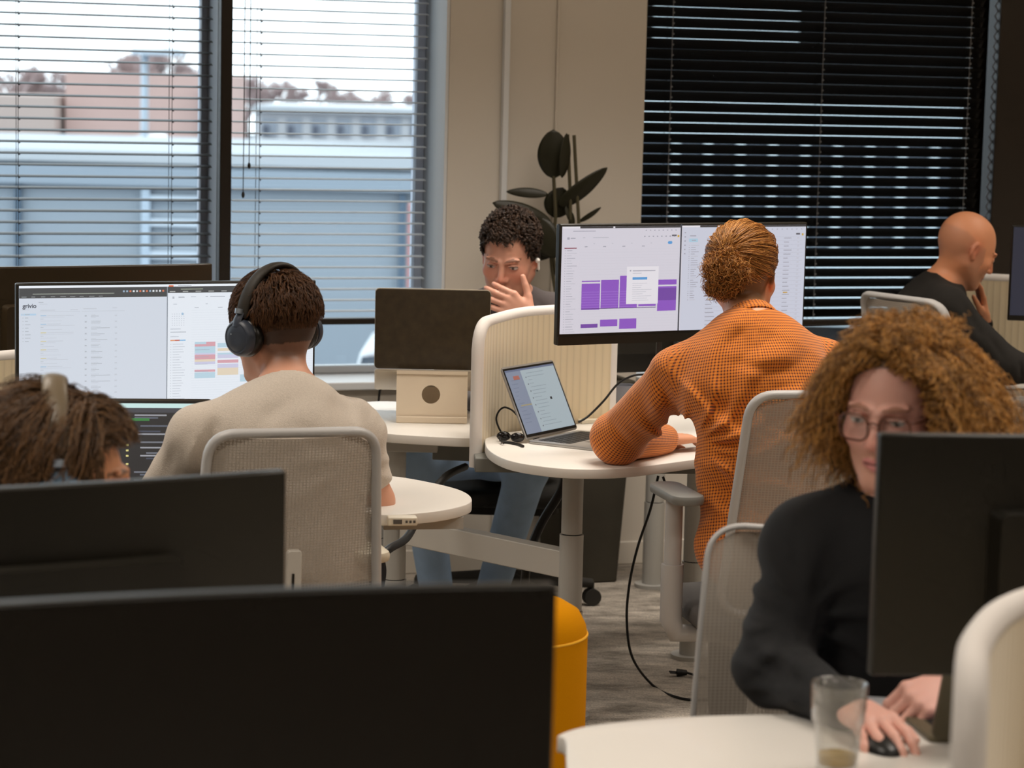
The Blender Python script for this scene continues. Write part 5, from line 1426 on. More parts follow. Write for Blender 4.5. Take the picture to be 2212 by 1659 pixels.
def cloth(S, H, neck, LS, RS, pelvis, arms, inf=.014, chest=.105, k=1.0, cuff=1.0, hem=None, shr=.058, elr=.052, cur=.036, neckr=.058):
    n = np.array(neck); P = np.array(pelvis); l = np.array(LS); r = np.array(RS)
    a = (l - r); half = np.linalg.norm(a) / 2; a = a / np.linalg.norm(a); u = n - P; Lt = np.linalg.norm(u); u = u / Lt
    f = np.cross(a, u); f /= np.linalg.norm(f); a2 = np.cross(u, f); A = np.stack([a2, f, u], 1)
    S.cone(n - u * .01, l, neckr + inf * .3, shr, .06); S.cone(n - u * .01, r, neckr + inf * .3, shr, .06)
    S.ell(P + u * Lt * .72, (half * .90 + inf, chest + inf, Lt * .34), A, .06)
    S.ell(P + u * Lt * .36, (.150 * k + inf, .108 * k + inf, Lt * .34), A, .08)
    S.ell(P + u * .02, (.165 * k + inf, .122 * k + inf, .13), A, .07)
    for sh, el, wr in arms:
        S.cone(sh, el, shr, elr, .05); S.cone(el, wr, elr, cur, .03)
    return A
def puv_bones(bones):
    """fabric coordinates: around / along the nearest bone"""
    def fn(V):
        best = np.full(len(V), 9.0); out = np.zeros((len(V), 3))
        for (a, b, R, up) in bones:
            a = np.array(a, dtype=float); b = np.array(b, dtype=float); d = b - a; L = np.linalg.norm(d); d /= L
            t = (V - a) @ d; q = V - a - t[:, None] * d; dist = np.linalg.norm(V - a - np.clip(t, 0, L)[:, None] * d, axis=1) / R
            x = np.array(up, dtype=float); x -= d * (x @ d); x /= np.linalg.norm(x); y = np.cross(d, x)
            ang = np.arctan2(q @ y, q @ x); m = dist < best
            out[m] = np.stack([ang * R, t, np.zeros(len(V))], 1)[m]; best = np.minimum(best, dist)
        return out
    return fn
def legs_mesh(parent, name, pelvis, fwd, side, m, knee_dz=-.02, thigh=.43, shin=.43, spread=.09, feet=True, knees=None, ankles=None, floor=.0, h=.009, shoe=None):
    P = np.array(pelvis, dtype=float); f = np.array(fwd, dtype=float); f[2] = 0; f /= np.linalg.norm(f); s = np.array([f[1], -f[0], 0])
    K = knees or [P + f * thigh + s * q * (spread + .06) + np.array([0, 0, knee_dz]) for q in (-1, 1)]
    An = ankles or [np.array([K[i][0] + f[0] * .02, K[i][1] + f[1] * .02, floor + .09]) for i in range(2)]
    allp = np.array([P] + K + An); S = SDF(allp.min(0) - .2, allp.max(0) + .2, h)
    S.ell(P - np.array([0, 0, .0]), (.172, .135, .10), np.stack([s, f, [0, 0, 1]], 1), .04)
    for i, q in enumerate((-1, 1)):
        S.cone(P + s * q * spread - np.array([0, 0, .015]), K[i], .083, .064, .04); S.cone(K[i], An[i], .066, .052, .03)
    S.cut((0, 0, floor + .035), (0, 0, -1), 0)
    o = sdf_object(name, S, m, parent, (0, 0, 0), smooth_it=2)
    fix_world(o, parent)
    if feet:
        for i in range(2):
            A = An[i]; S2 = SDF(A - np.array([.3, .3, .12]), A + np.array([.3, .3, .1]), .006); g = np.array([A[0], A[1], floor])
            S2.cone(A, g + np.array([0, 0, .05]), .042, .045, .02); S2.ell(g + f * .07 + np.array([0, 0, .045]), (.046, .135, .045), np.stack([s, f, [0, 0, 1]], 1), .02)
            S2.cut((0, 0, floor + .004), (0, 0, -1), 0) 
            sh = sdf_object('shoe', S2, shoe or mat('shoe_dark', rgb(40, 38, 38), .6), parent, smooth_it=1); fix_world(sh, parent)
    return o
def fix_world(o, parent):
    I = _inv(parent); o.data.transform(I)
# ================================================================== PEOPLE
def A3(px, py, Y): return np.array(at(px, py, Y), dtype=float)
def creaseXZ(S, pa, pb, Y, w, amp, yr=.3):
    a = A3(pa[0], pa[1], Y); b = A3(pb[0], pb[1], Y); R = w * 2.6
    g = S._sub(np.minimum(a, b) - [R, yr, R], np.maximum(a, b) + [R, yr, R])
    if g is None: return
    sl, X_, Y_, Z_ = g; d = b - a; L2 = d[0] ** 2 + d[2] ** 2 + 1e-12
    px, pz = X_ - a[0], Z_ - a[2]; t = np.clip((px * d[0] + pz * d[2]) / L2, 0, 1)
    q2 = (px - t * d[0]) ** 2 + (pz - t * d[2]) ** 2
    S.F[sl] += (amp * np.sqrt(np.sin(np.pi * np.clip(t, .03, .97))) * np.exp(-q2 / (w * w)) * np.ones_like(Y_)).astype(np.float32)
def child(name, S, m, person, **k):
    o = sdf_object(name, S, m, person, **k); fix_world(o, person); return o
def folds(seed, amp=.0022, f=14):
    r = np.random.default_rng(seed); ks = r.normal(size=(7, 3)) * f; ph = r.uniform(0, 6.28, 7)
    def fn(x, y, z):
        v = 0
        for i in range(7): v = v + np.sin(ks[i, 0] * x + ks[i, 1] * y * 1.2 + ks[i, 2] * z * 1.4 + ph[i] + 1.5 * np.sin(9 * z + ph[i]))
        return amp * (np.abs(v) ** .9 * .45 - .6)
    return fn
def fan(S, px, py, Y, k, amp, r0=.03, r1=.26, ph=0.0, a0=None, a1=None, seed=0):
    f = A3(px, py, Y); g = np.random.default_rng(seed); w1, w2_ = g.uniform(0, 6.28, 2)
    def fn(x, y, z):
        dx = x - f[0]; dz = z - f[2]; r = np.sqrt(dx * dx + dz * dz); a = np.arctan2(dz, dx)
        m = np.clip((r - r0) / .04, 0, 1) * np.clip((r1 - r) / .10, 0, 1)
        if a0 is not None: m = m * np.clip((a - a0) / .25, 0, 1) * np.clip((a1 - a) / .25, 0, 1)
        v = np.cos(k * a + ph + 1.1 * np.sin(r * 26 + w1) + .8 * np.sin(2.3 * a + w2_))
        return -amp * m * (np.maximum(v, -.35) + .1)
    S.wrinkle(fn)
def person(label, S, color, origin):
    o = sdf_object('person', S, M_skin, None, origin, color=color)
    return tag(o, label, 'person')
def hl(y, pts):
    ys, zs = zip(*pts); return np.interp(y, ys, zs)
def flow(H, P, N, seed, n, step, direc, lift=.3, noise=.15, off=.002, rad=(.0785, .0995, .086), c=(0, -.018, .040), lenf=None, shrink=1.0, curl=0, grav=0):
    """strands that lie along the scalp ellipsoid; direc(p)->local direction"""
    g = np.random.default_rng(seed); rad = np.array(rad); c = np.array(c); paths = []
    k = len(P); pos = P + N * off; out = [pos.copy()]; d_noise = g.normal(size=(k, 3)) * noise
    st = np.full(k, step) if lenf is None else lenf(P[:, 0], P[:, 1], P[:, 2]) / n
    ph = g.uniform(0, 6.28, k)
    for i in range(n):
        nn = (pos - c) / rad; nn = nn / rad; nn /= np.linalg.norm(nn, axis=1)[:, None]
        d = direc(pos) + d_noise; d = d - nn * (d * nn).sum(1)[:, None]; d /= np.linalg.norm(d, axis=1)[:, None] + 1e-9
        d = d + nn * lift * (1 - i / n)
        if curl:
            e1 = np.cross(d, nn); d = d + curl * (np.sin(ph + i * 1.5)[:, None] * e1 + np.cos(ph + i * 1.5)[:, None] * nn)
        d /= np.linalg.norm(d, axis=1)[:, None]; pos = pos + d * st[:, None]
        q = (pos - c) / (rad + off); l = np.linalg.norm(q, axis=1); m = l < 1; pos[m] = c + (pos[m] - c) / l[m][:, None]
        out.append(pos.copy())
    arr = np.stack(out, 1)
    W_ = H.c + (arr.reshape(-1, 3) * H.k) @ H.A.T
    return list(W_.reshape(arr.shape))
def rotdir(az, tilt):     # az measured from +Y towards +X in degrees; tilt downwards
    a = math.radians(az); t = math.radians(tilt); return (math.sin(a) * math.cos(t), math.cos(a) * math.cos(t), -math.sin(t))

# ---------------------------------------------------------------- 1: man in the cream sweater
H1 = Head(A3(590, 714, 5.60), rotdir(-46, 8), scale=1.0, roll=-.03)
neck = A3(622, 858, 5.50); LS = A3(428, 940, 5.40); RS = A3(766, 932, 5.56); PV = A3(640, 1290, 5.33)
LE = A3(318, 1110, 5.52); LW = A3(430, 1120, 5.74); RE = A3(817, 1082, 5.60); RW = A3(735, 1052, 5.80)
S = SDF(np.minimum.reduce([LE, PV, RW]) - .16, np.maximum.reduce([H1.c + [0, .05, .16], RE + [.1, .0, 0], RW + .1]), .0042)
H1.build(S); person_body(S, H1, neck, LS, RS, PV, [(LS, LE, LW), (RS, RE, RW)])
hand(S, LW, LW - LE + [0, .1, 0], (0, 0, -1), side=1); hand(S, RW, RW - RE, (0, 0, -1), side=-1)
hl1 = [(-.13, -.090), (-.07, -.086), (-.03, -.060), (-.012, -.005), (.025, .0), (.04, .05), (.07, .075), (.1, .085)]
hm = lambda x, y, z: np.clip((z - hl(y, hl1)) / .012, 0, 1)
base = rgb(216, 158, 130)[:3]
P1 = person('person in cream sweater and black headphones seen from behind', S,
            lambda V: H1.color(V, base, rgb(58, 36, 22)[:3], lambda x, y, z: np.clip((z - hl(y, hl1)) / .03, 0, 1) * np.where(z < -.03, .75, 1), brow=(.1, .06, .04), stubble=(rgb(150, 100, 74)[:3], .35)), tuple(PV * [1, 1, 0] + [0, 0, .5]))
S = SDF(np.minimum.reduce([LE, PV, LW]) - .2, np.maximum.reduce([neck + [.32, .2, .14], RE + .1, LW + .1]), .0055)
UA = RS + (RE - RS) * .60
cloth(S, H1, neck, LS, RS, PV, [(LS, LE, LE + (LW - LE) * .8)], inf=.016, chest=.112)
S.cone(RS, UA, .060, .052, .05)
S.ell(neck + [0, .0, .0], (.066, .066, .028), None, .02)
for a, b, w_, am in (((700, 870), (800, 930), .02, .004), ((640, 870), (560, 905), .02, .003), ((470, 900), (440, 1000), .016, .006), ((430, 940), (400, 1030), .014, -.006), ((500, 960), (455, 1040), .014, .005), ((380, 960), (350, 1040), .014, .004), ((590, 880), (690, 900), .03, -.003), ((600, 980), (760, 960), .02, .004)): creaseXZ(S, a, b, 5.35, w_, am * 1.7, .2)
fan(S, 770, 1010, 5.4, 9, .004, .03, .22, seed=2); fan(S, 622, 850, 5.4, 10, .0028, .06, .16, a0=-2.6, a1=-.5, seed=4); S.wrinkle(folds(3, .0018, 12))
u = H1.w(0, -.02, -.05) - neck; u /= np.linalg.norm(u)
S.cone(neck - u * .03, neck + u * .2, .062, .056, .004, 'd') 
S.cut(neck + u * .026, u + np.array([0, .1, 0]))
M_sw = mat('cream_knit', rgb(208, 196, 182), .92, bump=.9, bscale=420, var=.16, vscale=260, sheen=.15)
child('sweater', S, M_sw, P1, smooth_it=2)
S = SDF(neck - .12, neck + .12, .003); ring = []
for i in range(25):
    a = 2 * math.pi * i / 24; e1 = np.cross(u, [0, 1, 0]); e1 /= np.linalg.norm(e1); e2 = np.cross(u, e1); ring.append(neck + u * .022 + np.array([0, 0, -.0]) + (e1 * math.cos(a) + e2 * math.sin(a)) * .0615)
for i in range(24):
    S.cone(ring[i] - u * .010, ring[i + 1] - u * .010, .0052, .0052, .004); S.cone(ring[i], ring[i + 1], .0052, .0052, .004); S.cone(ring[i] + u * .008, ring[i + 1] + u * .008, .005, .005, .004)
child('collar_rib', S, M_sw, P1, smooth_it=1)
legs_mesh(P1, 'trousers', PV, (-.1, 1, 0), 1, mat('dark_trousers', rgb(40, 42, 50), .9), thigh=.40)
M_h1 = hairmat('hair_brown', rgb(40, 24, 14), rgb(120, 80, 48))
P, N = cap_points(H1, 15000, lambda x, y, z: z > hl(y, hl1) - .0, seed=2)
ln = lambda x, y, z: np.interp(z, [-.09, -.03, .03, .07, .13], [.008, .014, .034, .048, .054])
cowl = np.array([-.01, -.07, .10])
def dr(p):
    d = np.stack([p[:, 0] * 2.2, p[:, 1] + .06, -np.ones(len(p)) * .0], 1); low = (p[:, 2] < .05)[:, None]
    back = (p[:, 1] < -.035)[:, None]; fwd = np.where(back, np.array([[.1, -.5, -.9]]), np.array([[.25, 1.0, -.1]])); dn = np.tile(np.array([[0, .15, -1.0]]), (len(p), 1))
    return np.where(low, dn, fwd * .8 + d * 3)
ntop = (P[:, 2] > .055) | (N[:, 1] > .45)
st_ = flow(H1, P[~ntop], N[~ntop], 4, 5, .004, dr, lift=.35, noise=.25, lenf=ln)
gd = flow(H1, P[ntop][:1300], N[ntop][:1300], 5, 9, .004, dr, lift=.70, noise=.30, lenf=lambda x, y, z: ln(x, y, z) * 1.2, curl=.15)
st_ += clump(gd, 10, .0019, 6, tip=.3)
strands('hair', None, st_, .00065, M_h1, P1)

# headphones -------------------------------------------------------
def headphones(label, H, mband, mcup, tiltb=-.02, rb=.090, cup_off=.086, cs=1.18, bz=0.0, bw=1.0):
    e = empty('headphones', label, 'headphones', Matrix.Translation(Vector(H.w(0, 0, 0))))
    n = 30; pts = []
    for i in range(n + 1):
        t = math.pi * i / n; x = rb * math.cos(t) * 1.0; z = .040 + math.sin(t) * (.098 + bz)
        pts.append(H.w(x, -.008 + tiltb * math.sin(t), z))
    upv = H.A @ np.array([0, 1, 0])
    MB().tube([Vector(p) for p in pts], .0165 * bw, 14, flat=.42, up=upv).build('headband', mband, e, world=True, sharp=80)
    MB().tube([Vector(H.w(x_ * .93, y_, z_)) for x_, y_, z_ in ((rb * math.cos(math.pi * i / n), -.008 + tiltb * math.sin(math.pi * i / n), .036 + math.sin(math.pi * i / n) * .093) for i in range(7, n - 6))], .013, 12, flat=.5, up=upv).build('band_cushion', M_blk2, e, world=True, sharp=80)
    for q in (-1, 1):
        B = np.eye(4); B[:3, :3] = H.A * H.k; B[:3, 3] = H.w(q * cup_off, -.004, -.008)
        Rz = Matrix.Rotation(q * math.pi / 2, 4, 'Y'); Mx = Matrix(B.tolist()) @ Rz
        o = MB().lathe([(.0, -.020), (.026, -.020), (.036, -.014), (.040, -.004), (.039, .006), (.036, .010), (.034, .012)], 40).build('ear_cushion', M_blk2, e, fn=lambda p: _inv(e) @ (Mx @ Vector((p.x * cs, p.y * 1.1 * cs, p.z))), sharp=80)
        c_ = MB().lathe([(.034, .009), (.037, .012), (.037, .020), (.033, .028), (.030, .030), (.029, .029), (.026, .0295), (.024, .0315), (.012, .0315), (0, .031)], 40).build('ear_cup', mcup, e, fn=lambda p: _inv(e) @ (Mx @ Vector((p.x * cs, p.y * 1.1 * cs, p.z))), sharp=50)
        MB().tube([Vector(H.w(q * (rb + .004), -.010, .050)), Vector(H.w(q * (cup_off + .024), -.009, .034)), Vector(H.w(q * (cup_off + .026), -.006, .018))], [.013, .014, .016], 10, flat=.45, up=upv).build('yoke', mcup, e, world=True, sharp=60)
        MB().cyl(H.w(q * (rb + .009), -.012, .058), H.w(q * (rb + .012), -.011, .047), .0105, n=12).build('slider_clip', mat('clip_silver', rgb(150, 160, 172), .3, metal=.5), e, world=True)
        MB().ball(tuple(H.w(q * (cup_off + .0325), .010, .002)), .0016, n=8).build('status_led', mat('led_white', rgb(190, 200, 210), .3), e, world=True)
    return e
headphones('black over-ear headphones worn by the man in the cream sweater', H1, mat('headband_black', rgb(44, 38, 30), .6), mat('cup_slate', rgb(58, 64, 76), .4), tiltb=-.03, bz=.012, bw=1.25, rb=.094)

# ---------------------------------------------------------------- 2: man in the orange shirt
H2 = Head(A3(1606, 596, 6.12), rotdir(24, 6), scale=1.0, roll=.02)
neck = A3(1626, 715, 6.00); LS = A3(1468, 812, 6.04); RS = A3(1782, 800, 6.10); PV = A3(1660, 1195, 5.87)
LE = A3(1334, 946, 6.30); LW = A3(1440, 950, 6.52); RE = A3(1850, 975, 6.25); RW = A3(1716, 962, 6.44)
S = SDF(np.minimum.reduce([LE, PV]) - .16, np.maximum.reduce([H2.c + [0, .15, .16], RE + [.1, .0, 0], RW + .12, LW + .15]), .0042)
H2.build(S); person_body(S, H2, neck, LS, RS, PV, [(LS, LE, LW), (RS, RE, RW)])
hand(S, LW, (.35, .25, .0), (0, 0, -1), side=1, curl=(.25, .3, .2)); hand(S, RW, RW - RE, (0, 0, -1), side=-1)
hl2 = [(-.13, -.075), (-.07, -.075), (-.03, -.050), (-.012, .0), (.025, .01), (.04, .055), (.07, .085), (.1, .095)]
base = rgb(222, 160, 124)[:3]
P2_ = person('person in orange checked shirt with hair tied back seen from behind', S,
            lambda V: H2.color(V, base, rgb(128, 84, 46)[:3], lambda x, y, z: np.clip((z - hl(y, hl2)) / .02, 0, 1), brow=(.2, .12, .05)), tuple(PV * [1, 1, 0] + [0, 0, .5]))
S = SDF(np.minimum.reduce([LE, PV, LW]) - .17, np.maximum.reduce([neck + [.32, .25, .16], RE + .1, LW + .1]), .005)
cloth(S, H2, neck, LS, RS, PV, [(LS, LE, LE + (LW - LE) * .93), (RS, RE, RE + (RW - RE) * .93)], inf=.020, chest=.115, shr=.068, elr=.066, cur=.042)
for a, b, w_, am in (((1500, 835), (1600, 900), .016, .007), ((1520, 880), (1640, 940), .014, -.007), ((1560, 850), (1790, 935), .016, .007), ((1600, 880), (1780, 965), .014, -.006), ((1520, 930), (1660, 1000), .014, .007), ((1510, 985), (1640, 965), .012, -.006),
                     ((1505, 1010), (1600, 1060), .014, .006), ((1525, 1060), (1620, 1110), .013, -.005), ((1490, 880), (1500, 960), .012, .009), ((1410, 800), (1455, 880), .013, .007), ((1440, 900), (1480, 960), .014, .010), ((1400, 860), (1430, 930), .012, -.008), 
                     ((1470, 820), (1520, 870), .010, -.007), ((1320, 930), (1370, 990), .012, .005), ((1400, 955), (1470, 975), .010, -.006), ((1440, 945), (1490, 975), .010, .007), ((1560, 770), (1700, 790), .012, .004), ((1600, 1000), (1580, 1120), .014, .007), ((1640, 790), (1780, 850), .02, -.004)): creaseXZ(S, a, b, 6.0, w_ * 1.2, am * 1.6, .35)
fan(S, 1492, 952, 6.0, 13, .0105, .035, .42, a0=-.9, a1=1.5, seed=5); fan(S, 1476, 948, 6.2, 11, .008, .03, .20, a0=1.6, a1=3.1, seed=6); S.wrinkle(folds(7, .0026, 15))
u = H2.w(0, -.02, -.05) - neck; u /= np.linalg.norm(u)
S.cone(neck - u * .03, neck + u * .2, .062, .058, .004, 'd'); S.cut(neck + u * .05, u)
bones = [(LS, LE, .066, (0, -1, .3)), (LE, LW, .06, (0, -.5, 1)), (RS, RE, .066, (0, -1, .3)), (PV, neck - [0, 0, .1], .17, (0, 1, 0)), (LS * .7 + RS * .3 - [0, 0, .05], RS * .7 + LS * .3 - [0, 0, .05], .12, (0, 1, 0))]
bones = [(LS, LE, .066, (0, -1, .3)), (LE, LW, .06, (0, -.5, 1)), (RS, RE, .066, (0, -1, .3)), (PV, neck, .17, (0, 1, 0))]
def checked():
    m = bpy.data.materials.new('orange_check'); m.use_nodes = True; nt = m.node_tree; b = nt.nodes['Principled BSDF']
    a = nt.nodes.new('ShaderNodeAttribute'); a.attribute_name = 'puv'; sp = nt.nodes.new('ShaderNodeSeparateXYZ'); nt.links.new(a.outputs['Vector'], sp.inputs[0])
    def sq(o, pitch):
        k = nt.nodes.new('ShaderNodeMath'); k.operation = 'MULTIPLY'; k.inputs[1].default_value = 2 * math.pi / pitch; s = nt.nodes.new('ShaderNodeMath'); s.operation = 'SINE'
        g = nt.nodes.new('ShaderNodeMapRange'); g.inputs['From Min'].default_value = .0; g.inputs['From Max'].default_value = .5; nt.links.new(sp.outputs[o], k.inputs[0]); nt.links.new(k.outputs[0], s.inputs[0]); nt.links.new(s.outputs[0], g.inputs[0]); return g
    x = sq(0, .0085); y = sq(1, .0078)
    mu = nt.nodes.new('ShaderNodeMath'); mu.operation = 'MULTIPLY'; nt.links.new(x.outputs[0], mu.inputs[0]); nt.links.new(y.outputs[0], mu.inputs[1])
    ad = nt.nodes.new('ShaderNodeMath'); ad.operation = 'MAXIMUM'; nt.links.new(x.outputs[0], ad.inputs[0]); nt.links.new(y.outputs[0], ad.inputs[1])
    m1 = nt.nodes.new('ShaderNodeMix'); m1.data_type = 'RGBA'; m1.inputs[6].default_value = rgb(228, 140, 44); m1.inputs[7].default_value = rgb(204, 106, 26); nt.links.new(ad.outputs[0], m1.inputs[0])
    m2 = nt.nodes.new('ShaderNodeMix'); m2.data_type = 'RGBA'; m2.inputs[7].default_value = rgb(74, 42, 32); nt.links.new(mu.outputs[0], m2.inputs[0]); nt.links.new(m1.outputs[2], m2.inputs[6])
    nt.links.new(m2.outputs[2], b.inputs['Base Color']); b.inputs['Roughness'].default_value = .9; b.inputs['Sheen Weight'].default_value = .2
    return m
M_or = checked()
sh2 = child('shirt', S, M_or, P2_, smooth_it=1, puv=puv_bones(bones))
# stand-up collar and the dark lining
S = SDF(neck - .14, neck + .14, .003)
e1 = np.cross(u, [0, 1, 0]); e1 /= np.linalg.norm(e1); e2 = np.cross(u, e1)
def ringp(r, h, drop=.0): return [neck + u * (h + drop * math.sin(2 * math.pi * i / 28)) + (e1 * math.cos(2 * math.pi * i / 28) + e2 * math.sin(2 * math.pi * i / 28)) * r for i in range(29)]
for r_, h_ in ((.073, .014), (.071, .022), (.068, .030), (.066, .036), (.064, .042)):
    R_ = ringp(r_, h_)
    for i in range(28): S.cone(R_[i], R_[i + 1], .0045, .0045, .004)
child('collar', S, M_or, P2_, smooth_it=1, puv=lambda V: np.stack([np.arctan2((V - neck) @ e2, (V - neck) @ e1) * .07, (V - neck) @ u, 0 * V[:, 0]], 1))
MB().tube([Vector(p) for p in ringp(.0605, .047)[:-1]], .0035, 8, closed=True).build('collar_lining', mat('black_lining', rgb(20, 20, 22), .9), P2_, world=True)
legs_mesh(P2_, 'trousers', PV, (.1, 1, 0), 1, mat('dark_trousers'), thigh=.40, spread=.03)
M_h2 = hairmat('hair_dark_blond', rgb(112, 66, 26), rgb(222, 158, 84), .35)
P, N = cap_points(H2, 13000, lambda x, y, z: z > hl(y, hl2), seed=5)
knot = np.array([.006, -.118, .052])
strp = []
g = np.random.default_rng(3); cc = np.array((0, -.018, .040)); rd = np.array((.0785, .0995, .086))
kd = (knot - cc) / rd; kd /= np.linalg.norm(kd)
nd = (P - cc) / rd; nd /= np.linalg.norm(nd, axis=1)[:, None]
om = np.arccos(np.clip(nd @ kd, -1, 1)); T = 14; arr = []
frac = g.uniform(.55, 1.0, len(P)); bunch = g.integers(0, 60, len(P)); bo = g.normal(size=(60, 3)) * .004
nseed = g.normal(size=(len(P), 3))
for i in range(T):
    t = i / (T - 1) * frac; so = np.sin(om) + 1e-6
    q = nd * (np.sin((1 - t) * om) / so)[:, None] + kd * (np.sin(t * om) / so)[:, None]
    off = .003 + .0055 * np.sin(np.pi * np.clip(t, 0, 1)) + .002 * nseed[:, 0] + .0022 * np.sin(18 * np.arctan2(nd[:, 0], nd[:, 2] + nd[:, 1] * .3) + 3)
    arr.append(cc + q * (rd + np.maximum(off, .001)[:, None]) + bo[bunch] * np.sin(np.pi * t)[:, None] + nseed * .0007 * np.sin(i * 1.3))
arr = np.stack(arr, 1); strp = list((H2.c + arr.reshape(-1, 3) @ H2.A.T).reshape(arr.shape))
# loops of the bun below the knot
def curls(H, centre, rad, n, turns, r0, seed, length=.05, pts=16, down=.4, start=None):
    g = np.random.default_rng(seed); out = []
    for _ in range(n):
        v = g.normal(size=3); v /= np.linalg.norm(v); s0 = np.array(centre) + v * np.array(rad) * g.uniform(.55, 1.0)
        d = v * .5 + g.normal(size=3) * .6 + np.array([0, -.1, -down]); d /= np.linalg.norm(d); a = np.cross(d, [0.1, 1, .3]); a /= np.linalg.norm(a); b = np.cross(d, a); ph = g.uniform(0, 6.28); rr = r0 * g.uniform(.6, 1.2); L = length * g.uniform(.6, 1.2)
        t = np.linspace(0, 1, pts); w_ = ph + t * turns * 2 * math.pi
        p = s0 + d * (t * L - L / 2)[:, None] + (a * np.cos(w_)[:, None] + b * np.sin(w_)[:, None]) * rr
        out.append(H.c + (p * H.k) @ H.A.T)
    return out
strp += curls(H2, (.004, -.122, .006), (.056, .030, .044), 2600, 1.3, .008, 8, length=.045)
strp += curls(H2, (.018, -.112, -.040), (.040, .026, .020), 700, 1.4, .007, 9, length=.035)
strp += curls(H2, (0, -.128, .052), (.012, .010, .012), 500, 1.2, .006, 10, length=.02)
strands('hair', None, strp, .0008, M_h2, P2_, tip=.4)
S = SDF(H2.w(0, -.12, 0) - .1, H2.w(0, -.12, 0) + .1, .004); H2.ell(S, (.004, -.116, .006), (.054, .028, .042), .01)
child('hair_bun', S, mat('hair_mass_blond', rgb(118, 76, 38), .8), P2_)

# ---------------------------------------------------------------- 4: dark-haired man behind the laptop stand
H4 = Head(A3(1101, 553, 7.50), rotdir(180 + 14, 20), scale=1.06, roll=-.06)
neck = A3(1104, 650, 7.62); RS = A3(1000, 680, 7.66); LS = A3(1212, 682, 7.60); PV = A3(1096, 960, 7.80)
LE = A3(1236, 842, 7.34); LW = A3(1144, 692, 7.33); RE = A3(962, 860, 7.5); RW = A3(1040, 870, 7.25)
S = SDF(np.minimum.reduce([LE, RE, PV, RW]) - .15, np.maximum.reduce([H4.c + .16, PV + .2, LS + .1, RS + .1, LE + .1]), .0036)
H4.build(S, jaw=1.12); person_body(S, H4, neck, LS, RS, PV, [(LS, LE, LW), (RS, RE, RW)])
hand(S, LW, (-.62, .0, .50), (-.1, 1, .1), side=-1, curl=(.30, .42, .3), spread=.035, splay=-.35, thumb=(.85, .15), k=1.04, tcurl=-.1)
hand(S, RW, (.6, -.2, 0), (0, 0, -1), side=1)
hl4 = [(-.13, -.075), (-.06, -.075), (-.03, -.050), (-.012, -.012), (.03, -.005), (.042, .07), (.055, .092), (.1, .1)]
base = rgb(218, 160, 136)[:3]
P4 = person('person with short dark curly hair resting his mouth on his hand', S,
            lambda V: H4.color(V, base, rgb(26, 18, 14)[:3], lambda x, y, z: np.clip((z - hl(y, hl4)) / .01, 0, 1), brow=rgb(120, 80, 62)[:3], stubble=(rgb(170, 118, 96)[:3], .3), flush=.6), tuple(PV * [1, 1, 0] + [0, 0, .5]))
S = SDF(np.minimum.reduce([LE, RE, PV, RW]) - .16, np.maximum.reduce([neck + [.3, .2, .12], PV + .22, LE + .1]), .006)
cloth(S, H4, neck, LS, RS, PV, [(LS, LE, LE + (LW - LE) * .35), (RS, RE, RE + (RW - RE) * .9)], inf=.016, chest=.115)
for a, b, w_, am in (((1000, 640), (1040, 690), .014, .006), ((1160, 650), (1190, 690), .014, .006)): creaseXZ(S, a, b, 7.5, w_, am, .3)
S.wrinkle(folds(11, .002, 14)); u = H4.w(0, -.02, -.05) - neck; u /= np.linalg.norm(u); S.cone(neck, neck + u * .2, .062, .056, .004, 'd')
child('pullover', S, clothmat('charcoal_knit', rgb(78, 70, 70)), P4, smooth_it=1)
S = SDF(neck - .14, neck + .14, .0045); e1 = np.cross(u, [0, 1, 0]); e1 /= np.linalg.norm(e1); e2 = np.cross(u, e1)
for r_, h_ in ((.074, .0), (.072, .012), (.069, .024), (.066, .034)):
    R_ = ringp(r_, h_)
    for i in range(28): S.cone(R_[i], R_[i + 1], .006, .006, .004)
child('collar', S, clothmat('charcoal_knit2', rgb(60, 54, 56)), P4, smooth_it=1)
kn = [A3(905, 1000, 7.38), A3(1140, 1010, 7.40)]; an = [atz(950, 1262, .09) , atz(1060, 1240, .09)]
an = [np.array((A3(948, 1240, 7.5)[0], 7.50, .09)), np.array((A3(1060, 1240, 7.6)[0], 7.62, .09))]
legs_mesh(P4, 'jeans', PV, (0, -1, 0), 1, mat('blue_denim', rgb(150, 176, 206), .9, bump=.2, bscale=300, var=.2, vscale=20), knees=kn, ankles=an, h=.008, shoe=mat('shoe_white', rgb(200, 200, 200), .6))
M_h4 = hairmat('hair_black_brown', rgb(18, 12, 9), rgb(78, 56, 40), .4)
P, N = cap_points(H4, 9000, lambda x, y, z: (z > hl(y, hl4)), seed=12)
ln = lambda x, y, z: np.interp(z, [-.08, 0, .05, .09, .13], [.012, .018, .034, .048, .052])
def dr(p): return np.stack([p[:, 0] * 6 + .2, .75 + 0 * p[:, 0], -.15 + 0 * p[:, 0]], 1)
st_ = flow(H4, P, N, 14, 5, .004, dr, lift=.4, noise=.5, lenf=lambda x, y, z: ln(x, y, z) * .5)
st_ += clump(flow(H4, P[:620], N[:620], 17, 13, .004, dr, lift=1.0, noise=.5, lenf=lambda x, y, z: ln(x, y, z) * 1.15, curl=1.15), 12, .0020, 18, tip=.5)
P, N = cap_points(H4, 1800, lambda x, y, z: (z > .098) & (y > .02) & (np.abs(x + .008) < .024), seed=15)
st_ += clump(flow(H4, P[:90], N[:90], 16, 10, .0064, lambda p: np.stack([.2 - p[:, 0] * 4, 1 + 0 * p[:, 0], -.9 + 0 * p[:, 0]], 1), lift=.55, noise=.4, curl=.9), 16, .0022, 19)
strands('hair', None, st_, .0010, M_h4, P4, tip=.4)
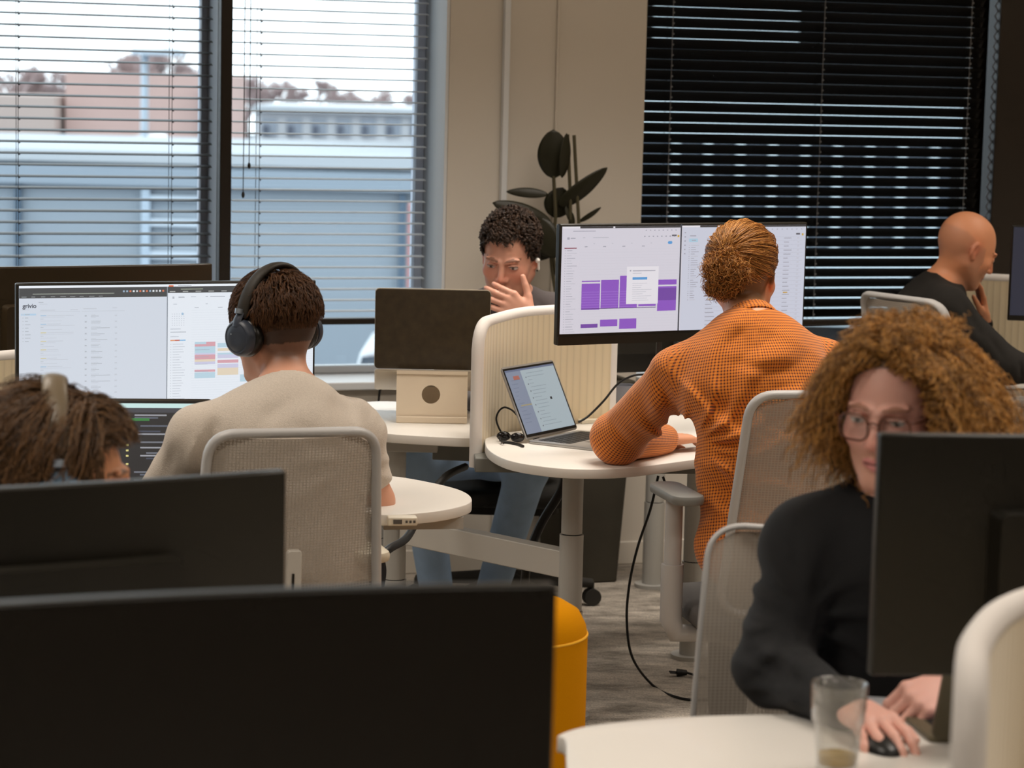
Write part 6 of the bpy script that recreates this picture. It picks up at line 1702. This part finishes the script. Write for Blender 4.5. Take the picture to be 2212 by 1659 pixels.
e = empty('earbud', 'white wireless earbud in the ear of the dark-haired man', 'earbud', Matrix.Translation(Vector(H4.w(.085, .004, -.004))))
MB().ball((0, 0, 0), .0085, n=14).build('bud', mat('earbud_white', rgb(240, 236, 230), .25), e)
MB().tube([Vector(H4.w(.088, .006, -.002)), Vector(H4.w(.090, .010, -.030))], .0036, 8).build('bud_stem', mat('earbud_white'), e, world=True)
MB().ball(tuple(H4.w(.083, .006, -.036)), .0028, n=8)
tag(MB().ball((0, 0, 0), .003, n=8).build('ear_stud', M_black, None), 'tiny black ear stud below the white earbud', 'earring').location = Vector(H4.w(.084, .003, -.037))
# his chair
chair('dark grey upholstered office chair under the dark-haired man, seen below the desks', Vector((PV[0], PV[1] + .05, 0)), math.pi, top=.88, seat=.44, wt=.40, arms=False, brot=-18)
# repaint that chair dark
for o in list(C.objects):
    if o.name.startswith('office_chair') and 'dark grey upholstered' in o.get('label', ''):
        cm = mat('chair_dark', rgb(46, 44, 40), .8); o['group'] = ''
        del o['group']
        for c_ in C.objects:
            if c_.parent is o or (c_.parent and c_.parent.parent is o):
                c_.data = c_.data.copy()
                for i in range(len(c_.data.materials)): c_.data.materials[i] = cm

# ---------------------------------------------------------------- 5: bald man
H5 = Head(A3(2090, 538, 8.32), rotdir(90 - 14, 27), scale=1.0, roll=.05)
neck = A3(2032, 622, 8.34); RS = A3(2046, 668, 8.14); LS = A3(2018, 652, 8.52); PV = A3(1900, 920, 8.30)
RE = A3(2176, 792, 8.10); RW = A3(2330, 812, 8.20); LE = A3(2140, 812, 8.50); LW = A3(2126, 690, 8.46)
S = SDF(np.minimum.reduce([PV, RE, RS, LE]) - .18, np.maximum.reduce([H5.c + .16, RW + [.22, .1, .1], LS + .12]), .0045)
H5.build(S); person_body(S, H5, neck, LS, RS, PV, [(LS, LE, LW), (RS, RE, RW)])
hand(S, LW, (-.10, -.06, .5), (-1, -.1, .1), side=1, curl=(.15, .35, .4), thumb=(.7, .5), k=.98)
hand(S, RW, (.6, .1, 0), (0, 0, -1), side=-1)
base = rgb(222, 152, 112)[:3]
def c5(V):
    L = H5.loc(V); z, y = L[:, 2], L[:, 1]
    c = H5.color(V, base, brow=rgb(150, 100, 70)[:3], stubble=(rgb(150, 108, 84)[:3], .45), flush=.2)
    m = np.clip((hl(y, [(-.13, .045), (-.06, .05), (0, .03), (.03, .03), (.05, -.02)]) - z) / .012, 0, 1) * np.clip((z + .07) / .03, 0, 1) * (y < .045) * (np.abs(L[:, 0]) < .12) * (np.linalg.norm(L, axis=1) < .15)
    return c * (1 - .30 * m[:, None]) + np.array(rgb(130, 104, 96)[:3]) * (.30 * m[:, None])
P5 = person('bald person in black shirt resting chin on his hand, seen in profile', S, c5, tuple(PV * [1, 1, 0] + [0, 0, .5]))
S = SDF(np.minimum.reduce([PV, RE, RS, LE]) - .2, np.maximum.reduce([neck + [.2, .3, .14], RW + [.05, .1, .1], LS + .12]), .006)
cloth(S, H5, neck, LS, RS, PV, [(LS, LE, LE + (LW - LE) * .75), (RS, RE, RE + (RW - RE) * .9)], inf=.018, chest=.12, shr=.066, elr=.058)
for a, b, w_, am in (((2050, 640), (2100, 720), .014, .007), ((2010, 650), (2060, 720), .014, .006), ((1990, 640), (2020, 690), .012, -.006), ((2100, 700), (2140, 760), .013, .006), ((2170, 760), (2176, 800), .01, .008), ((2190, 765), (2196, 805), .01, .008), ((2205, 770), (2210, 810), .008, .007)): creaseXZ(S, a, b, 8.3, w_, am, .3)
S.wrinkle(folds(19, .0022, 14)); u = H5.w(0, -.02, -.05) - neck; u /= np.linalg.norm(u); S.cone(neck, neck + u * .2, .064, .058, .004, 'd'); S.cut(neck + u * .055, u)
child('shirt', S, clothmat('black_shirt', rgb(30, 27, 23), bs=500, sheen=0), P5, smooth_it=1)
legs_mesh(P5, 'trousers', PV, (1, 0, 0), 1, mat('dark_trousers'), thigh=.40)
d = LE - LW; d /= np.linalg.norm(d); wq = LW + d * .018
wt_ = MB(); e1 = np.cross(d, [0, 1, 0]); e1 /= np.linalg.norm(e1); e2 = np.cross(d, e1)
wt_.tube([Vector(wq + (e1 * math.cos(t) + e2 * math.sin(t)) * .0265) for t in np.linspace(0, 2 * math.pi, 25)[:-1]], .011, 10, closed=True, flat=.25, up=d)
tag(wt_.build('wrist_watch', mat('watch_black', rgb(16, 16, 16), .4), None), 'black wrist band on the raised arm of the bald man', 'watch')

# ---------------------------------------------------------------- 6: person with brown hair and headphones, lower left
H6 = Head(A3(140, 1040, 3.98), rotdir(80, 4), scale=1.04, roll=.04)
neck = A3(60, 1220, 3.98); RS = A3(40, 1285, 3.82); LS = A3(30, 1270, 4.14); PV = A3(-60, 1690, 3.98)
LE = A3(160, 1450, 4.16); LW = A3(330, 1430, 4.04); RE = A3(160, 1470, 3.80); RW = A3(330, 1450, 3.86)
S = SDF(np.minimum.reduce([PV, RE, RS]) - .18, np.maximum.reduce([H6.c + [.17, .15, .18], LW + .2, LS + .12]), .005)
H6.build(S); person_body(S, H6, neck, LS, RS, PV, [(LS, LE, LW), (RS, RE, RW)])
hand(S, LW, (1, -.1, 0), (0, 0, -1), side=-1); hand(S, RW, (1, .1, 0), (0, 0, -1), side=1)
hl6 = [(-.13, -.08), (-.02, -.06), (.0, -.03), (.02, .0), (.035, .045), (.055, .085), (.1, .098)]
P6 = person('person with long brown hair and headphones bending forward at the lower left', S,
            lambda V: H6.color(V, rgb(226, 160, 120)[:3], rgb(66, 42, 24)[:3], lambda x, y, z: np.clip((z - hl(y, hl6)) / .01, 0, 1), brow=(.1, .06, .04)), tuple(PV * [1, 1, 0] + [0, 0, .4]))
S = SDF(np.minimum.reduce([PV, RE, RS]) - .2, np.maximum.reduce([neck + [.2, .3, .12], LW + .1, LS + .12]), .008)
cloth(S, H6, neck, LS, RS, PV, [(LS, LE, LW), (RS, RE, RW)])
child('pullover', S, clothmat('slate_pullover', rgb(70, 78, 88)), P6, smooth_it=1)
legs_mesh(P6, 'trousers', PV, (1, 0, 0), 1, mat('dark_trousers'), thigh=.40)
M_h6 = hairmat('hair_brown_long', rgb(36, 24, 14), rgb(126, 92, 60), .35)
P, N = cap_points(H6, 2000, lambda x, y, z: (z > hl(y, hl6)) & (y < .035), seed=21)
def dr(p):
    s_ = np.sign(p[:, 0] + 1e-6); a = np.abs(p[:, 0])
    return np.stack([s_ * .5, np.where(p[:, 1] > .02, -.25, -.6), -.1 - 7 * a], 1)
ln = lambda x, y, z: np.interp(z, [-.08, 0, .06, .13], [.05, .09, .13, .15])
st_ = clump(flow(H6, P, N, 22, 16, .008, dr, lift=.55, noise=.30, lenf=ln, off=.008, curl=.12), 7, .0042, 23, tip=.9, frizz=.0010)
P, N = cap_points(H6, 150, lambda x, y, z: (z > .075) & (y > .0), seed=25)
st_ += clump(flow(H6, P, N, 26, 11, .0068, lambda p: np.stack([p[:, 0] * 5, 1 + 0 * p[:, 0], .0 * p[:, 1]], 1), lift=.75, noise=.35, off=.008, curl=.35), 16, .0040, 27, tip=.7)
st_ = [q for q in st_ if not ((lambda L: ((L[:, 1] > .066) & (L[:, 2] < .072)).any())(H6.loc(q)))]
strands('hair', None, st_, .0009, M_h6, P6, tip=.4)
headphones('grey-brown headphones worn by the person with long brown hair', H6, mat('headband_taupe', rgb(112, 98, 78), .38), mat('cup_blue_grey', rgb(84, 104, 122), .4), tiltb=-.02, rb=.110, cup_off=.097, bz=.028, bw=1.3)

# ---------------------------------------------------------------- 3: curly-haired man with glasses
H3 = Head(A3(1932, 886, 3.92), rotdir(180 + 26, 8), scale=1.0, roll=-.02)
neck = A3(1936, 1085, 4.00); RS = A3(1742, 1168, 3.99); LS = A3(2150, 1180, 4.06); PV = A3(1930, 1570, 4.02)
RE = A3(1668, 1440, 3.86); RW = A3(1840, 1536, 3.66); LE = A3(2230, 1420, 3.86); LW = A3(2076, 1478, 3.76)
S = SDF(np.minimum.reduce([PV, RE, RW + [0, -.12, 0]]) - .16, np.maximum.reduce([H3.c + .16, LE + .1, LS + .12, PV + .1]), .0034)
H3.build(S, jaw=.95); person_body(S, H3, neck, LS, RS, PV, [(LS, LE, LW), (RS, RE, RW)])
hand(S, RW, (.26, -.88, .06), (.1, 0, -1), side=1, curl=(.38, .35, .25), fcurl=[(.35, .38, .25), (.38, .40, .28), (.42, .42, .3), (.45, .42, .3)], spread=.07, k=.98, thumb=(.7, .4))
hand(S, LW, (-.85, -.35, -.22), (-.15, .45, -.85), side=-1, curl=(.75, .9, .6), spread=.03, k=1.0, thumb=(.4, .5))
hl3 = [(-.13, -.08), (-.02, -.06), (.0, -.02), (.03, .0), (.05, .055), (.065, .084), (.1, .094)]
base = rgb(226, 172, 156)[:3]
P3 = person('person with big curly ginger hair and glasses in a black sweater', S,
            lambda V: H3.color(V, base, rgb(84, 54, 28)[:3], lambda x, y, z: np.clip((z - hl(y, hl3)) / .008, 0, 1), lips=rgb(206, 124, 124)[:3], brow=rgb(140, 92, 66)[:3], stubble=(rgb(196, 142, 112)[:3], .45), flush=.45), tuple(PV * [1, 1, 0] + [0, 0, .5]))
S = SDF(np.minimum.reduce([PV, RE, RW]) - .16, np.maximum.reduce([neck + [.32, .16, .12], LE + .12, PV + .12]), .0052)
cloth(S, H3, neck, LS, RS, PV, [(LS, LE, LE + (LW - LE) * .9), (RS, RE, RE + (RW - RE) * .9)], inf=.018, chest=.12, shr=.064, elr=.058, cur=.040)
for a, b, w_, am in (((1640, 1250), (1720, 1300), .012, .006), ((1610, 1400), (1720, 1420), .012, .008), ((1600, 1440), (1740, 1470), .010, -.006), ((1610, 1370), (1700, 1380), .010, -.005), ((1700, 1200), (1800, 1300), .018, .006), ((1820, 1150), (1780, 1400), .02, .004), ((1680, 1290), (1750, 1360), .012, .006)): creaseXZ(S, a, b, 3.9, w_, am, .25)
fan(S, 1716, 1330, 3.9, 10, .005, .03, .20, seed=8); fan(S, 1716, 1455, 3.8, 12, .0025, .02, .14, seed=9); S.wrinkle(folds(31, .0022, 13)); u = H3.w(0, -.02, -.05) - neck; u /= np.linalg.norm(u); S.cone(neck - u * .02, neck + u * .2, .064, .058, .004, 'd'); S.cut(neck + u * .05, u)
child('sweater', S, clothmat('black_knit', rgb(24, 25, 27), bs=500, sheen=.03), P3, smooth_it=1)
legs_mesh(P3, 'trousers', PV, (-.1, -1, 0), 1, mat('dark_trousers'), thigh=.40)
_f = np.array([.26, -.88, .06]); _f /= np.linalg.norm(_f); _k = RW + _f * .095
for o in list(C.objects):
    if o.name.startswith('computer_mouse'): o.location = (_k[0] + .002, _k[1] - .012, TZ); o.rotation_euler = (0, 0, math.atan2(_f[1], _f[0]) - math.pi / 2 + math.pi); o.scale = (.95, .95, .72)
M_h3 = hairmat('hair_curly_ginger', rgb(72, 46, 22), rgb(226, 166, 88), .42)
P, N = cap_points(H3, 2300, lambda x, y, z: (z > hl(y, hl3) + .004), seed=33)
g = np.random.default_rng(34); st_ = []
for p, n_ in zip(P, N):
    side = abs(n_[0]); L = g.uniform(.05, .095) * (1 + .5 * max(0, -n_[1]) + .25 * side); pts = 26
    front = p[1] > .045
    d = n_ * 1.0 + np.array([np.sign(p[0]) * (.35 if p[2] < .09 else .1), -.25 if front else 0, 0]) + g.normal(size=3) * .28
    nw = H3.A @ n_; L *= (1 + .35 * max(0, nw[0])) * (1 - .50 * max(0, nw[2]))
    if front: d = np.array([np.sign(p[0] + .004) * .9, .18, .55]) + g.normal(size=3) * .25; L *= .95
    d /= np.linalg.norm(d); a = np.cross(d, [.2, .3, 1]); a /= np.linalg.norm(a); b = np.cross(d, a)
    ph = g.uniform(0, 6.28); rr = g.uniform(.003, .0065); tn = L / g.uniform(.012, .02)
    t = np.linspace(0, 1, pts); w_ = ph + t * tn * 2 * math.pi; env = np.clip(t * 5, 0, 1)
    q = p + d * (t * L)[:, None] + np.array([np.sign(p[0]) * .012, 0, -1]) * ((t ** 2) * L * (.55 + .35 * side) * (1 if p[2] < .1 else .35))[:, None] + (a * np.cos(w_)[:, None] + b * np.sin(w_)[:, None]) * (rr * env)[:, None]
    st_.append(H3.c + (q * H3.k) @ H3.A.T)
# longer locks beside the face and at the back down to the shoulders
P, N = cap_points(H3, 2300, lambda x, y, z: (z > hl(y, hl3)) & (z < .075) & (y < .05), seed=35)
for p, n_ in zip(P, N):
    L = g.uniform(.10, .145) * (.62 if p[0] < 0 else 1.0); d = n_ * .75 + np.array([np.sign(p[0]) * .25, .1, -.35]) + g.normal(size=3) * .22; d /= np.linalg.norm(d)
    a = np.cross(d, [.2, 1, .3]); a /= np.linalg.norm(a); b = np.cross(d, a); ph = g.uniform(0, 6.28); rr = g.uniform(.005, .009); tn = L / g.uniform(.018, .026); t = np.linspace(0, 1, 34); w_ = ph + t * tn * 2 * math.pi
    q = p + d * (t * L * .8)[:, None] + np.array([0, 0, -1]) * ((t ** 1.6) * L * .75)[:, None] + (a * np.cos(w_)[:, None] + b * np.sin(w_)[:, None]) * (rr * np.clip(t * 4, 0, 1))[:, None]
    st_.append(H3.c + (q * H3.k) @ H3.A.T)
strands('hair', None, clump(st_, 4, .0026, 36, tip=1.0, frizz=.0009), .00062, M_h3, P3, tip=.6)
e = empty('eyeglasses', 'thin brown-rimmed glasses on the nose of the curly-haired man', 'glasses', Matrix.Translation(Vector(H3.w(0, .11, .0))))
M_rim = mat('rim_tortoise', rgb(92, 48, 30), .25)
for q in (-1, 1):
    ol = rrect(-.025, -.023, .025, .020, .016, 5)
    MB().tube([Vector(H3.w(q * .034 + a, .114 - abs(q * .034 + a) * .16, -.002 + b)) for a, b in ol], .0018, 8, closed=True).build('rim', M_rim, e, world=True)
    MB().add([H3.w(q * .034 + a, .1138 - abs(q * .034 + a) * .16, -.002 + b) for a, b in ol], [list(range(len(ol)))]).build('lens', M_glass, e, world=True, smooth=False)
    MB().tube([Vector(H3.w(q * .060, .1045, .010)), Vector(H3.w(q * .072, .09, .010)), Vector(H3.w(q * .080, .03, .008)), Vector(H3.w(q * .083, -.004, .010))], .0017, 6).build('temple_arm', M_rim, e, world=True)
MB().tube([Vector(H3.w(-.0105, .1135, .004)), Vector(H3.w(0, .1165, .008)), Vector(H3.w(.0105, .1135, .004))], .0018, 8).build('bridge', M_rim, e, world=True)
